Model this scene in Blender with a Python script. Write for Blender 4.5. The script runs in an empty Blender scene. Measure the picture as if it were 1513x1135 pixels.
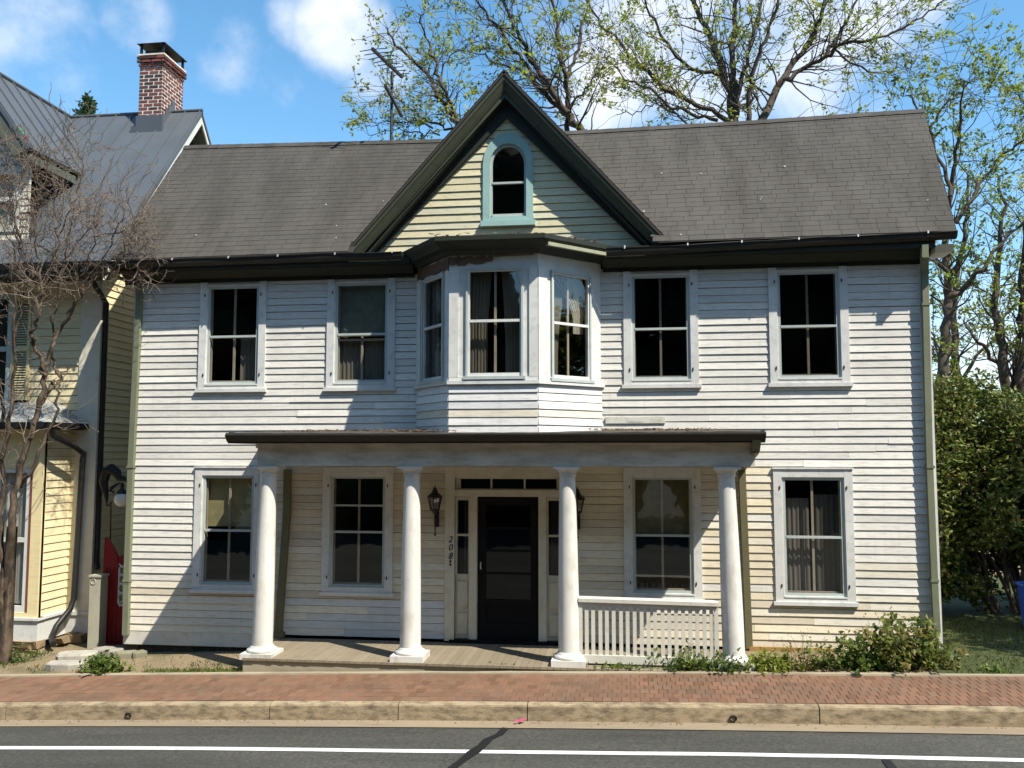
import bpy, math, random
import numpy as np
from mathutils import Vector, Matrix
random.seed(7)
sc = bpy.context.scene
col = sc.collection
V = Vector
# ------------------------------------------------------------------ camera (solved from the photograph)
FPX, PITCH, YAW, CD = 1300.0, math.radians(4.5988), math.radians(-7.3571), 12.5
cy_, sy_ = math.cos(YAW), math.sin(YAW)
FW = V((sy_*math.cos(PITCH), cy_*math.cos(PITCH), math.sin(PITCH)))
RT = V((cy_, -sy_, 0)); UP = RT.cross(FW)
def ray(px, py): return RT*((px-756.5)/FPX) - UP*((py-567.5)/FPX) + FW
def PY(px, py, y): r = ray(px, py); t = (y+CD)/r.y; return V((r.x*t, y, r.z*t))
def PX(px, py, x): r = ray(px, py); t = x/r.x; return V((x, r.y*t-CD, r.z*t))
cd = bpy.data.cameras.new('camera'); cam = bpy.data.objects.new('camera', cd); col.objects.link(cam)
cd.sensor_width = 36; cd.lens = FPX/1513*36; cd.clip_start = .1; cd.clip_end = 3000
m3 = Matrix((RT, UP, -FW)).transposed()
cam.matrix_world = Matrix.Translation((0, -CD, 0)) @ m3.to_4x4()
sc.camera = cam
# ------------------------------------------------------------------ mesh builder
class MB:
    def __init__(s): s.v = []; s.f = []; s.c = []; s.sm = []
    def add(s, vs, fs, c=(1, 1, 1), smooth=False):
        b = len(s.v); s.v += [tuple(p) for p in vs]
        for f in fs:
            s.f.append([b+i for i in f]); s.c.append(c); s.sm.append(smooth)
    def box(s, x0, x1, y0, y1, z0, z1, c=(1, 1, 1)):
        s.add([(x0,y0,z0),(x1,y0,z0),(x1,y1,z0),(x0,y1,z0),(x0,y0,z1),(x1,y0,z1),(x1,y1,z1),(x0,y1,z1)],
              [(0,3,2,1),(4,5,6,7),(0,1,5,4),(1,2,6,5),(2,3,7,6),(3,0,4,7)], c)
    def fbox(s, F, u0, u1, z0, z1, d0, d1, c=(1, 1, 1)):      # box in a wall frame F(u,z,d); d1 is outermost
        s.add([F(u0,z0,d1),F(u1,z0,d1),F(u1,z0,d0),F(u0,z0,d0),F(u0,z1,d1),F(u1,z1,d1),F(u1,z1,d0),F(u0,z1,d0)],
              [(0,3,2,1),(4,5,6,7),(0,1,5,4),(1,2,6,5),(2,3,7,6),(3,0,4,7)], c)
    def quad(s, a, b, c_, d, c=(1, 1, 1)): s.add([a,b,c_,d], [(0,1,2,3)], c)
    def poly(s, pts, c=(1, 1, 1)): s.add(pts, [tuple(range(len(pts)))], c)
    def prism(s, pts, off, c=(1, 1, 1)):                     # polygon swept along off
        n = len(pts); o = V(off)
        s.add([V(p) for p in pts]+[V(p)+o for p in pts],
              [tuple(range(n))[::-1], tuple(range(n, 2*n))]+[(i,(i+1)%n,n+(i+1)%n,n+i) for i in range(n)], c)
    def bar(s, a, b, w, h, up=(0, 0, 1), c=(1, 1, 1)):         # rectangular bar between two points
        a, b = V(a), V(b); d = (b-a).normalized(); r = d.cross(V(up)).normalized(); u = r.cross(d)
        vs = [p+r*(w/2*i)+u*(h/2*j) for p in (a, b) for i, j in ((-1,-1),(1,-1),(1,1),(-1,1))]
        s.add(vs, [(0,1,2,3)[::-1],(4,5,6,7),(0,1,5,4),(1,2,6,5),(2,3,7,6),(3,0,4,7)], c)
    def tube(s, pts, rad, n=6, c=(1, 1, 1), cap=True):
        pts = [V(p) for p in pts]; k = len(pts)
        if not hasattr(rad, '__len__'): rad = [rad]*k
        vs = []; pr = None
        for i, p in enumerate(pts):
            d = (pts[min(i+1, k-1)]-pts[max(i-1, 0)])
            if d.length < 1e-9: d = V((0, 0, 1))
            d.normalize()
            if pr is None: pr = d.orthogonal()
            r = (pr-d*pr.dot(d))
            if r.length < 1e-6: r = d.orthogonal()
            r.normalize(); pr = r; q = d.cross(r)
            for j in range(n):
                a = 2*math.pi*j/n; vs.append(p+(r*math.cos(a)+q*math.sin(a))*rad[i])
        fs = [(i*n+j, i*n+(j+1) % n, (i+1)*n+(j+1) % n, (i+1)*n+j) for i in range(k-1) for j in range(n)]
        s.add(vs, fs, c, True)
        if cap: s.add([vs[j] for j in range(n)], [tuple(range(n))[::-1]], c); s.add([vs[(k-1)*n+j] for j in range(n)], [tuple(range(n))], c)
    def lathe(s, cx, cy, prof, n=24, c=(1, 1, 1), smooth=True):
        vs = [(cx+r*math.cos(2*math.pi*j/n), cy+r*math.sin(2*math.pi*j/n), z) for r, z in prof for j in range(n)]
        fs = [(i*n+j, i*n+(j+1) % n, (i+1)*n+(j+1) % n, (i+1)*n+j) for i in range(len(prof)-1) for j in range(n)]
        s.add(vs, fs, c, smooth)
        s.add(vs[:n], [tuple(range(n))[::-1]], c); s.add(vs[-n:], [tuple(range(n))], c)
def link(name, mb, mat, parent=None, origin=None):
    me = bpy.data.meshes.new(name)
    o = bpy.data.objects.new(name, me); col.objects.link(o)
    vs = mb.v
    if origin is not None:
        ox, oy, oz = origin; vs = [(x-ox, y-oy, z-oz) for x, y, z in vs]; o.location = origin
    me.from_pydata(vs, [], mb.f); me.materials.append(mat)
    me.polygons.foreach_set('use_smooth', mb.sm)
    a = me.attributes.new('tint', 'FLOAT_COLOR', 'CORNER')
    cs = np.array([(*c, 1.0) for c in mb.c], dtype=np.float32)
    ln = np.array([len(f) for f in mb.f])
    a.data.foreach_set('color', np.repeat(cs, ln, axis=0).ravel())
    me.update()
    if parent is not None:
        o.parent = parent
        if parent.type == 'EMPTY': o.matrix_parent_inverse = Matrix.Translation(-parent.location)
    return o
def links(name, mb, mat, parent, key):
    parts = {}
    for f, c, sm in zip(mb.f, mb.c, mb.sm):
        cen = sum((V(mb.v[i]) for i in f), V((0, 0, 0)))/len(f); k = key(cen)
        q = parts.setdefault(k, (MB(), {}))
        idx = []
        for i in f:
            if i not in q[1]: q[1][i] = len(q[0].v); q[0].v.append(mb.v[i])
            idx.append(q[1][i])
        q[0].f.append(idx); q[0].c.append(c); q[0].sm.append(sm)
    return [link(name, parts[k][0], mat, parent) for k in sorted(parts)]
def tag(o, label=None, cat=None, group=None, kind=None):
    for k, v in (('label', label), ('category', cat), ('group', group), ('kind', kind)):
        if v: o[k] = v
    return o
def thing(name, loc, label, cat, group=None):
    o = bpy.data.objects.new(name, None); col.objects.link(o); o.location = loc; o.empty_display_size = .2
    return tag(o, label, cat, group)
# ------------------------------------------------------------------ materials
def newmat(name):
    m = bpy.data.materials.new(name); m.use_nodes = True
    nt = m.node_tree; nt.nodes.clear()
    out = nt.nodes.new('ShaderNodeOutputMaterial'); b = nt.nodes.new('ShaderNodeBsdfPrincipled')
    nt.links.new(b.outputs[0], out.inputs[0]); return m, nt, b, out
def N(nt, t, **kw):
    n = nt.nodes.new(t)
    for k, v in kw.items(): setattr(n, k, v)
    return n
def noise(nt, scale, detail=4, rough=.6, stretch=None, dist=0):
    tc = N(nt, 'ShaderNodeNewGeometry'); n = N(nt, 'ShaderNodeTexNoise')
    n.inputs['Scale'].default_value = scale; n.inputs['Detail'].default_value = detail; n.inputs['Roughness'].default_value = rough
    n.inputs['Distortion'].default_value = dist
    mp = N(nt, 'ShaderNodeMapping'); mp.inputs['Scale'].default_value = stretch or (1, 1, 1)
    nt.links.new(tc.outputs['Position'], mp.inputs[0]); nt.links.new(mp.outputs[0], n.inputs['Vector'])
    return n.outputs['Fac']
def ramp(nt, fac, stops):
    r = N(nt, 'ShaderNodeValToRGB'); e = r.color_ramp.elements
    while len(e) < len(stops): e.new(.5)
    for i, (p, c) in enumerate(stops): e[i].position = p; e[i].color = (*c, 1) if len(c) == 3 else c
    nt.links.new(fac, r.inputs[0]); return r.outputs[0]
def mix(nt, fac, a, b, mode='MIX'):
    n = N(nt, 'ShaderNodeMix', data_type='RGBA', blend_type=mode)
    for s, v in ((n.inputs['Factor'], fac), (n.inputs['A'], a), (n.inputs['B'], b)):
        if isinstance(v, (int, float)): s.default_value = v
        elif isinstance(v, tuple): s.default_value = (*v, 1)
        else: nt.links.new(v, s)
    return n.outputs['Result']
def bump(nt, b, h, strength=.3, dist=.01):
    n = N(nt, 'ShaderNodeBump'); n.inputs['Strength'].default_value = strength; n.inputs['Distance'].default_value = dist
    nt.links.new(h, n.inputs['Height']); nt.links.new(n.outputs[0], b.inputs['Normal'])
def g3(v): return (v, v, v)
def paint(name, c, dirt=(.25, .22, .18), amount=.5, rough=.6, stretch=(1, 1, 1), scale=6, peel=None, attr=False, bmp=.15, streak=0.0, sharp=(.5, .75)):
    m, nt, b, _ = newmat(name)
    base = c
    if attr:
        a = N(nt, 'ShaderNodeAttribute', attribute_name='tint'); base = a.outputs['Color']
        if c != (1, 1, 1): base = mix(nt, 1.0, base, c, 'MULTIPLY')
    n1 = noise(nt, scale, 5, .65, stretch)
    f = ramp(nt, n1, [(sharp[0], g3(0)), (sharp[1], g3(amount))])
    cc = mix(nt, f, base, dirt)
    nb = noise(nt, scale*.15, 3, .5)
    cc = mix(nt, 1.0, cc, ramp(nt, nb, [(.3, g3(.84)), (.7, g3(1.0))]), 'MULTIPLY')
    if streak:                                    # long vertical run-off stains
        ns = noise(nt, 3.0, 4, .6, (4, 4, .25))
        cc = mix(nt, ramp(nt, ns, [(.55, g3(0)), (.8, g3(streak))]), cc, dirt)
    if peel:
        n2 = noise(nt, scale*2.2, 6, .75, stretch)
        cc = mix(nt, ramp(nt, n2, [(peel[1], g3(0)), (peel[1]+.02, g3(1))]), cc, peel[0])
    nt.links.new(cc, b.inputs['Base Color']); b.inputs['Roughness'].default_value = rough
    b.inputs['Specular IOR Level'].default_value = .3
    if bmp: bump(nt, b, noise(nt, scale*6, 4, .7, stretch), bmp, .006)
    return m
def plain(name, c, rough=.6, metal=0, spec=.4, nscale=8, var=.25):
    m, nt, b, _ = newmat(name)
    n = noise(nt, nscale, 4)
    nt.links.new(mix(nt, 1.0, c, ramp(nt, n, [(.3, g3(1-var)), (.7, g3(1+var*.3))]), 'MULTIPLY'), b.inputs['Base Color'])
    b.inputs['Roughness'].default_value = rough; b.inputs['Metallic'].default_value = metal; b.inputs['Specular IOR Level'].default_value = spec
    return m
def leafmat(name, trans=.35, c=(1, 1, 1), rough=.5):
    m, nt, b, out = newmat(name)
    a = N(nt, 'ShaderNodeAttribute', attribute_name='tint'); cc = a.outputs['Color']
    if c != (1, 1, 1): cc = mix(nt, 1.0, cc, c, 'MULTIPLY')
    nt.links.new(cc, b.inputs['Base Color']); b.inputs['Roughness'].default_value = rough; b.inputs['Specular IOR Level'].default_value = .3
    t = N(nt, 'ShaderNodeBsdfTranslucent'); nt.links.new(cc, t.inputs[0])
    mx = N(nt, 'ShaderNodeMixShader'); mx.inputs[0].default_value = trans
    nt.links.new(b.outputs[0], mx.inputs[1]); nt.links.new(t.outputs[0], mx.inputs[2]); nt.links.new(mx.outputs[0], out.inputs[0])
    return m
def glassmat(name, tint=(.55, .57, .56), refl=1.0):
    m, nt, b, out = newmat(name); nt.nodes.remove(b)
    t = N(nt, 'ShaderNodeBsdfTransparent'); t.inputs[0].default_value = (*tint, 1)
    g = N(nt, 'ShaderNodeBsdfGlossy'); g.inputs['Roughness'].default_value = .015; g.inputs[0].default_value = (refl, refl, refl, 1)
    bp = N(nt, 'ShaderNodeBump'); bp.inputs['Strength'].default_value = .06; bp.inputs['Distance'].default_value = .02
    nt.links.new(noise(nt, 2.5, 2, .5), bp.inputs['Height']); nt.links.new(bp.outputs[0], g.inputs['Normal'])
    lw = N(nt, 'ShaderNodeLayerWeight'); lw.inputs[0].default_value = .5
    pw = N(nt, 'ShaderNodeMath', operation='POWER'); nt.links.new(lw.outputs['Facing'], pw.inputs[0]); pw.inputs[1].default_value = 4.5
    ma = N(nt, 'ShaderNodeMath', operation='MULTIPLY_ADD'); nt.links.new(pw.outputs[0], ma.inputs[0]); ma.inputs[1].default_value = .9; ma.inputs[2].default_value = .085
    mx = N(nt, 'ShaderNodeMixShader'); nt.links.new(ma.outputs[0], mx.inputs[0])
    nt.links.new(t.outputs[0], mx.inputs[1]); nt.links.new(g.outputs[0], mx.inputs[2]); nt.links.new(mx.outputs[0], out.inputs[0])
    return m
M = {}
M['siding'] = paint('siding_paint', (1, 1, 1), (.33, .315, .275), .58, .65, (1.1, 1.1, 8), 5, ((.33, .30, .25), .68), True, .3, .25, (.48, .76))
M['gable_siding'] = paint('gable_siding_paint', (1, 1, 1), (.25, .23, .16), .6, .7, (1.2, 1.2, 8), 6, ((.30, .27, .2), .66), True, .3, .2)
M['yellow'] = paint('yellow_siding', (1, 1, 1), (.35, .28, .14), .25, .55, (1, 1, 6), 4, None, True, .05, .15)
M['trim'] = paint('window_trim_paint', (.63, .63, .60), (.32, .33, .33), .5, .6, (1, 1, 1), 9, ((.36, .35, .32), .72), False, .2, .25)
M['trim_cream'] = paint('cream_trim_paint', (.62, .58, .46), (.35, .3, .2), .45, .6, (1, 1, 1), 7, None, False, .1, .25)
M['sash'] = paint('sash_paint', (.42, .47, .45), (.3, .33, .32), .5, .5, (1, 1, 1), 8, None, False, .05)
M['sash_teal'] = paint('teal_paint', (.31, .47, .44), (.2, .33, .3), .5, .6, (1, 1, 1), 9, ((.5, .5, .45), .7), False, .15, .2)
M['muntin'] = paint('bare_wood_muntin', (.50, .42, .35), (.25, .2, .15), .5, .6, (1, 1, 1), 9)
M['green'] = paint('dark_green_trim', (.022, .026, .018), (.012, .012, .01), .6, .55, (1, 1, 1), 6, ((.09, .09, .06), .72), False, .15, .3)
M['green_lit'] = paint('dark_green_trim_lit', (.052, .058, .036), (.03, .03, .022), .6, .55, (1, 1, 1), 6, None, False, .15, .3)  # lit copy of the dark green trim, sunlight put into its colour
M['gutter'] = plain('gutter_metal', (.022, .022, .019), .5, .0, .3)
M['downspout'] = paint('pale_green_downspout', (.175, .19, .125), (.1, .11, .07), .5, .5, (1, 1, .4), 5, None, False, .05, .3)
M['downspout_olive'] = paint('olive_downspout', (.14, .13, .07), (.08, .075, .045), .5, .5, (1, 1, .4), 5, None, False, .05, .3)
M['column'] = paint('column_paint', (.64, .625, .575), (.36, .33, .26), .7, .5, (1, 1, .5), 5, ((.36, .33, .28), .69), False, .12, .35)
M['beam'] = paint('beam_paint', (.58, .535, .45), (.32, .265, .195), .7, .65, (.6, 1, 2.2), 4, None, False, .2, .3, (.4, .65))
M['rail'] = paint('railing_paint', (.58, .565, .49), (.35, .33, .26), .5, .6, (1, 1, 1), 8)
M['porch_floor'] = paint('porch_boards', (1, 1, 1), (.17, .14, .10), .6, .7, (1, 1, 1), 5, None, True, .2)
M['shingle'] = paint('roof_shingles', (1, 1, 1), (.040, .036, .030), .8, .9, (1.3, .3, .3), 1.5, None, True, .5, .45, (.40, .70))
M['metal_roof'] = plain('standing_seam_metal', (.10, .112, .122), .45, .2, .5, 2, .12)
M['chim_brick'] = paint('chimney_brick', (1, 1, 1), (.1, .05, .04), .5, .85, (1, 1, 1), 14, None, True, .3)
M['mortar'] = plain('mortar', (.70, .63, .55), .95)
M['black'] = plain('black_metal', (.012, .012, .012), .5)
M['soffit_white'] = paint('white_soffit', (.62, .62, .58), (.4, .4, .35), .4)
M['glass'] = glassmat('window_glass', (.76, .77, .74), .95)
M['glass_dark'] = glassmat('dark_screen_glass', (.58, .58, .56), .6)
M['curtain'] = leafmat('curtain_cloth', .3, (.27, .25, .225), .9)
M['interior'] = plain('dark_interior', (.05, .042, .036), .9)
M['door'] = plain('black_door', (.009, .009, .01), .6, 0, .12)
M['red'] = paint('red_gate_paint', (.25, .012, .016), (.10, .01, .01), .4, .5)
M['globe'] = plain('milk_glass', (.75, .74, .68), .25)
M['stone'] = paint('foundation_stone', (1, 1, 1), (.15, .12, .08), .6, .9, (1, 1, 1), 10, None, True, .5)
M['concrete'] = paint('old_concrete', (.33, .285, .20), (.15, .12, .08), .65, .9, (.5, 1, 1.5), 3.2, None, False, .35, .15)
M['kerb'] = paint('kerb_concrete', (.33, .26, .165), (.095, .075, .047), .85, .9, (.6, 1, 1.5), 10, ((.15, .12, .078), .66), False, .6, .0, (.42, .66))
M['pan'] = paint('gutter_pan_concrete', (.27, .212, .142), (.17, .13, .09), .6, .9, (.3, 1, 1), 5, None, False, .35, 0)
M['paver'] = paint('brick_pavers', (1, 1, 1), (.11, .075, .048), .65, .85, (.5, 1, 1), 1.8, None, True, .3, 0, (.45, .7))
M['sand'] = plain('joint_sand', (.15, .10, .068), .95)
M['white_line'] = paint('road_line_paint', (.66, .67, .65), (.2, .2, .2), .6, .7, (1, 3, 1), 14, ((.1, .1, .1), .70))
M['tar'] = plain('tar_seal', (.008, .008, .009), .6)
M['bark'] = plain('grey_brown_bark', (.085, .069, .052), .9, 0, .2, 14, .5)
M['bark_light'] = paint('mottled_bark', (.12, .088, .06), (.024, .018, .013), .9, .85, (1, 1, .4), 11, None, False, .5, 0, (.40, .60))
M['twig'] = plain('dry_twigs', (.21, .165, .125), .9, 0, .2, 10, .4)
M['leaf'] = leafmat('leaves', .5)
M['leaf_dark'] = leafmat('hedge_leaves', .25)
M['alu'] = plain('antenna_metal', (.045, .045, .045), .5, .3)
M['bracket'] = plain('galvanised_bracket', (.55, .55, .52), .4, .3)
M['blue'] = plain('blue_plastic', (.02, .07, .40), .4, 0, .6)
M['silver'] = plain('silver_car_paint', (.30, .31, .32), .3, .1, .6)
M['rubber'] = plain('tyre_rubber', (.015, .015, .015), .8)
M['raw_wood'] = paint('raw_plank', (.34, .20, .07), (.2, .11, .04), .6, .8, (.4, 1, 4), 6)
M['debris'] = plain('dry_debris', (.14, .09, .055), .95)
M['pink'] = plain('pink_plastic', (.6, .09, .2), .5)
M['blind'] = plain('olive_blind', (.40, .36, .2), .7)
M['pale_post'] = paint('pale_post_paint', (.42, .40, .31), (.2, .2, .14), .4)
# asphalt
m, nt, b, _ = newmat('asphalt'); M['asphalt'] = m
a1 = ramp(nt, noise(nt, 75, 4, .85), [(.30, (.020, .020, .017)), (.5, (.050, .049, .041)), (.66, (.070, .068, .057)), (.78, (.17, .16, .13))])
a2 = ramp(nt, noise(nt, .8, 5, .6, (.3, 1, 1)), [(.3, g3(.66)), (.7, g3(1.2))])
a3 = ramp(nt, noise(nt, 4, 6, .75, (.10, 1, 1)), [(.33, g3(.72)), (.5, g3(1.0)), (.72, g3(1.18))])
a5 = ramp(nt, noise(nt, 26, 3, .8), [(.34, g3(.62)), (.5, g3(1.0)), (.66, g3(1.45))])
a4 = ramp(nt, noise(nt, 9, 3, .6), [(.70, g3(1.0)), (.76, g3(.6))])
nt.links.new(mix(nt, 1.0, mix(nt, 1.0, mix(nt, 1.0, a1, a2, 'MULTIPLY'), a3, 'MULTIPLY'), mix(nt, 1.0, a4, a5, 'MULTIPLY'), 'MULTIPLY'), b.inputs['Base Color']); b.inputs['Roughness'].default_value = .9
bump(nt, b, noise(nt, 130, 3, .8), .5, .008)
# yard soil
m, nt, b, _ = newmat('yard_soil'); M['soil'] = m
s1 = ramp(nt, noise(nt, 40, 5, .7), [(.3, (.11, .08, .045)), (.55, (.23, .175, .10)), (.75, (.34, .27, .165))])
s2 = ramp(nt, noise(nt, 1.6, 5, .65), [(.52, g3(0)), (.68, g3(.7))])
nt.links.new(mix(nt, s2, s1, (.055, .062, .016)), b.inputs['Base Color']); b.inputs['Roughness'].default_value = .95
bump(nt, b, noise(nt, 30, 5, .75), .6, .03)
m, nt, b, _ = newmat('lawn_soil'); M['lawn'] = m
nt.links.new(ramp(nt, noise(nt, 12, 5, .7), [(.3, (.022, .032, .006)), (.6, (.045, .058, .010)), (.8, (.09, .08, .025))]), b.inputs['Base Color']); b.inputs['Roughness'].default_value = .95
# ------------------------------------------------------------------ ground profile
def zs(x):
    xc = max(-14.0, min(14.0, x)); z = -2.665+.028*xc-.0009*xc*xc
    if x > 14: z += (x-14)*.003
    if x < -14: z += (x+14)*.05 if x > -40 else -26*.05
    return z
XS = [-400, -120, -40, -25, -18]+[-14+.5*i for i in range(57)]+[18, 25, 40, 120, 400]
def strip(name, ys, zf, mat, kind='structure'):
    mb = MB(); n = len(XS)
    for y in ys:
        for x in XS: mb.v.append((x, y, zf(x, y)))
    for j in range(len(ys)-1):
        for i in range(n-1):
            mb.f.append([j*n+i, j*n+i+1, (j+1)*n+i+1, (j+1)*n+i]); mb.c.append((1, 1, 1)); mb.sm.append(True)
    return tag(link(name, mb, mat), kind=kind)
def smooth(t): t = max(0, min(1, t)); return t*t*(3-2*t)
def yardz(x, y):
    z = zs(x)-.012
    t = smooth((y-.5)/4) ; return z+(-2.68-z)*t*.6 if y > .5 else z+.0
strip('ground', [-1.33, -.9, -.4, .2, .8, 1.6, 3, 6, 12, 25, 60, 150, 400, 1200], lambda x, y: yardz(x, y), M['soil'])
strip('road', [-1200, -200, -40, -14, -10, -8.2, -6.5, -5, -3.9, -3.3, -2.78], lambda x, y: zs(x)-.245+.05*smooth((-2.8-y)/4) if y > -10 else zs(x)-.2, M['asphalt'])
strip('gutter_pan', [-2.82, -2.50], lambda x, y: zs(x)-.236-(y+2.82)/.32*.022, M['pan'])
# kerb in segments with open joints
mb = MB(); jx = [-40, -26, -18, -12, PY(8, 1050, -2.5).x, PY(398, 1050, -2.5).x, PY(588, 1050, -2.5).x, PY(779, 1050, -2.5).x, PY(1211, 1050, -2.5).x, 5.6, 9, 14, 22, 40]
for a, b_ in zip(jx[:-1], jx[1:]):
    k = max(1, int((b_-a)/.5)); xs = [a+.006+(b_-a-.012)*i/k for i in range(k+1)]
    prof = [(-2.50, -.29), (-2.492, -.105), (-2.484, -.088), (-2.466, -.079), (-2.40, -.071), (-2.397, -.3)]
    n = len(prof); vs = [(x, y+random.uniform(-.002, .002), zs(x)+z+random.uniform(-.002, .002)) for x in xs for y, z in prof]
    mb.add(vs, [(i*n+j, i*n+j+1, (i+1)*n+j+1, (i+1)*n+j) for i in range(k) for j in range(n-1)], smooth=False)
    mb.add(vs[:n], [tuple(range(n))]); mb.add(vs[-n:], [tuple(range(n))[::-1]])
tag(link('kerb', mb, M['kerb']), kind='structure')
# brick sidewalk: bed sheet + individually tinted pavers
strip('sidewalk_bed', [-2.40, -1.30], lambda x, y: zs(x)-.013-(-1.35-y)*.058, M['sand'])
mb = MB(); rr = random.Random(3)
rows = 7; dy = (2.395-1.40)/rows
for ri in range(rows):
    a, b_ = -2.395+dy*ri+.0018, -2.395+dy*(ri+1)-.0018; x = -11+(.0525 if ri % 2 else 0); w = .105
    while x < 9:
        q = rr.random(); t = rr.uniform(.84, 1.1)
        c = (.185*t, .10*t, .061*t) if q < .7 else ((.175*t, .105*t, .068*t) if q < .9 else (.15*t, .08*t, .048*t))
        x0, x1 = x+.002, x+w-.002; h = rr.uniform(-.001, .0015)+.004*math.sin(x*1.7)*math.sin(a*3); tl = rr.uniform(-.0012, .0012)
        def pz(xx, yy): return zs(xx)-.006-(-1.35-yy)*.058+h+tl*(xx-x)/w
        e = .003
        o = [(x0, a), (x1, a), (x1, b_), (x0, b_)]; i_ = [(x0+e, a+e), (x1-e, a+e), (x1-e, b_-e), (x0+e, b_-e)]
        vs = [(p[0], p[1], pz(*p)-.003) for p in o]+[(p[0], p[1], pz(*p)) for p in i_]
        mb.add(vs, [(4, 5, 6, 7), (0, 1, 5, 4), (1, 2, 6, 5), (2, 3, 7, 6), (3, 0, 4, 7)], c)
        x += w
tag(link('sidewalk', mb, M['paver']), kind='structure')
mb = MB(); xs = [-12+.5*i for i in range(45)]
vs = [(x, y, zs(x)+z+random.uniform(-.003, .004)) for x in xs for y, z in ((-1.40, -.02), (-1.395, .004), (-1.32, .006), (-1.315, -.03))]
mb.add(vs, [(i*4+j, i*4+j+1, (i+1)*4+j+1, (i+1)*4+j) for i in range(len(xs)-1) for j in range(3)])
tag(link('edging_strip', mb, M['concrete']), kind='structure')
# road line, tar seals
def roadz(x, y): return zs(x)-.245+.05*smooth((-2.8-y)/4)
mb = MB(); xs = [-30+.4*i for i in range(150)]; rr = random.Random(5)
vs = []
for x in xs:
    y = -3.58+.012*math.sin(x*.9)+rr.uniform(-.004, .004)+.004*x*0
    vs += [(x, y-.052+rr.uniform(-.003, .003), roadz(x, y-.05)+.004), (x, y+.052+rr.uniform(-.003, .003), roadz(x, y+.05)+.004)]
mb.add(vs, [(2*i, 2*i+2, 2*i+3, 2*i+1) for i in range(len(xs)-1)])
tag(link('road_line', mb, M['white_line']), kind='structure')
def tar(pts, w):
    mb = MB(); vs = []
    for i, (x, y) in enumerate(pts):
        ww = w*rr.uniform(.7, 1.3); vs += [(x-ww, y, roadz(x, y)+.008), (x+ww, y, roadz(x, y)+.008)]
    mb.add(vs, [(2*i, 2*i+1, 2*i+3, 2*i+2) for i in range(len(pts)-1)])
    return mb
def road_pt(px, py):
    p = PY(px, py, -3.5)
    for _ in range(20):
        r = ray(px, py); t = (roadz(p.x, p.y))/r.z; p = V((r.x*t, r.y*t-CD, r.z*t))
    return (p.x, p.y)
t1 = tar([road_pt(*q) for q in ((748, 1076), (738, 1086), (722, 1093), (712, 1103), (700, 1112), (684, 1124), (668, 1136), (650, 1150))], .055)
o = link('tar_seal', t1, M['tar']); tag(o, kind='structure')
t2 = tar([road_pt(*q) for q in ((1309, 1124), (1314, 1130), (1320, 1138), (1326, 1150))], .05)
o = link('tar_seal', t2, M['tar']); tag(o, kind='structure')
for i, (px, lab) in enumerate(((190, 'small dark drain hole in the kerb in front of the yellow house'), (1083, 'small dark drain hole in the kerb in front of the porch railing'))):
    p = PY(px, 1060, -2.5); mb = MB(); z0 = zs(p.x)-.205
    n = 12
    ring = [(p.x+.045*math.cos(2*math.pi*k/n), -2.512, z0+.035*math.sin(2*math.pi*k/n)) for k in range(n)]
    inn = [(p.x+.034*math.cos(2*math.pi*k/n), -2.512, z0+.026*math.sin(2*math.pi*k/n)) for k in range(n)]
    back = [(q[0], -2.47, q[2]) for q in inn]
    mb.add(ring+inn+back, [(k, (k+1) % n, n+(k+1) % n, n+k) for k in range(n)]+[(n+k, n+(k+1) % n, 2*n+(k+1) % n, 2*n+k) for k in range(n)]+[tuple(range(2*n, 3*n))])
    o = link('kerb_drain', mb, M['black']); tag(o, lab, 'drain', 'kerb drain holes')
rg2 = random.Random(15); mb = MB()
for k in range(420):
    x = rg2.uniform(-8.5, 6); y = -2.515-abs(rg2.gauss(0, .07)); s_ = rg2.uniform(.004, .016); a = rg2.uniform(0, 6.28); z = zs(x)-.236-(y+2.82)/.32*.022+.004; t = rg2.uniform(.5, 1.5)
    mb.add([(x+s_*math.cos(a+i*1.57), y+s_*.6*math.sin(a+i*1.57), z+rg2.uniform(0, .008)) for i in range(4)], [(0, 1, 2, 3)], (.17*t, .12*t, .07*t))
tag(link('gutter_grit', mb, M['debris_bits'] if 'debris_bits' in M else M['leaf']), 'dry leaf bits and grit lying along the foot of the kerb', 'debris', kind='stuff')
p = road_pt(769, 1067); mb = MB(); rr2 = random.Random(2)
for k in range(5):
    cx, cy = p[0]+rr2.uniform(-.04, .04), -2.62+rr2.uniform(-.03, .03); z = zs(cx)-.235+.02
    mb.add([(cx-.03, cy-.01, z-.012), (cx+.01, cy-.03, z), (cx+.035, cy+.015, z+.015), (cx-.01, cy+.03, z+.004)], [(0, 1, 2, 3)])
tag(link('litter', mb, M['pink']), 'small crumpled pink scrap lying in the gutter below the kerb joint', 'litter')
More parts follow.
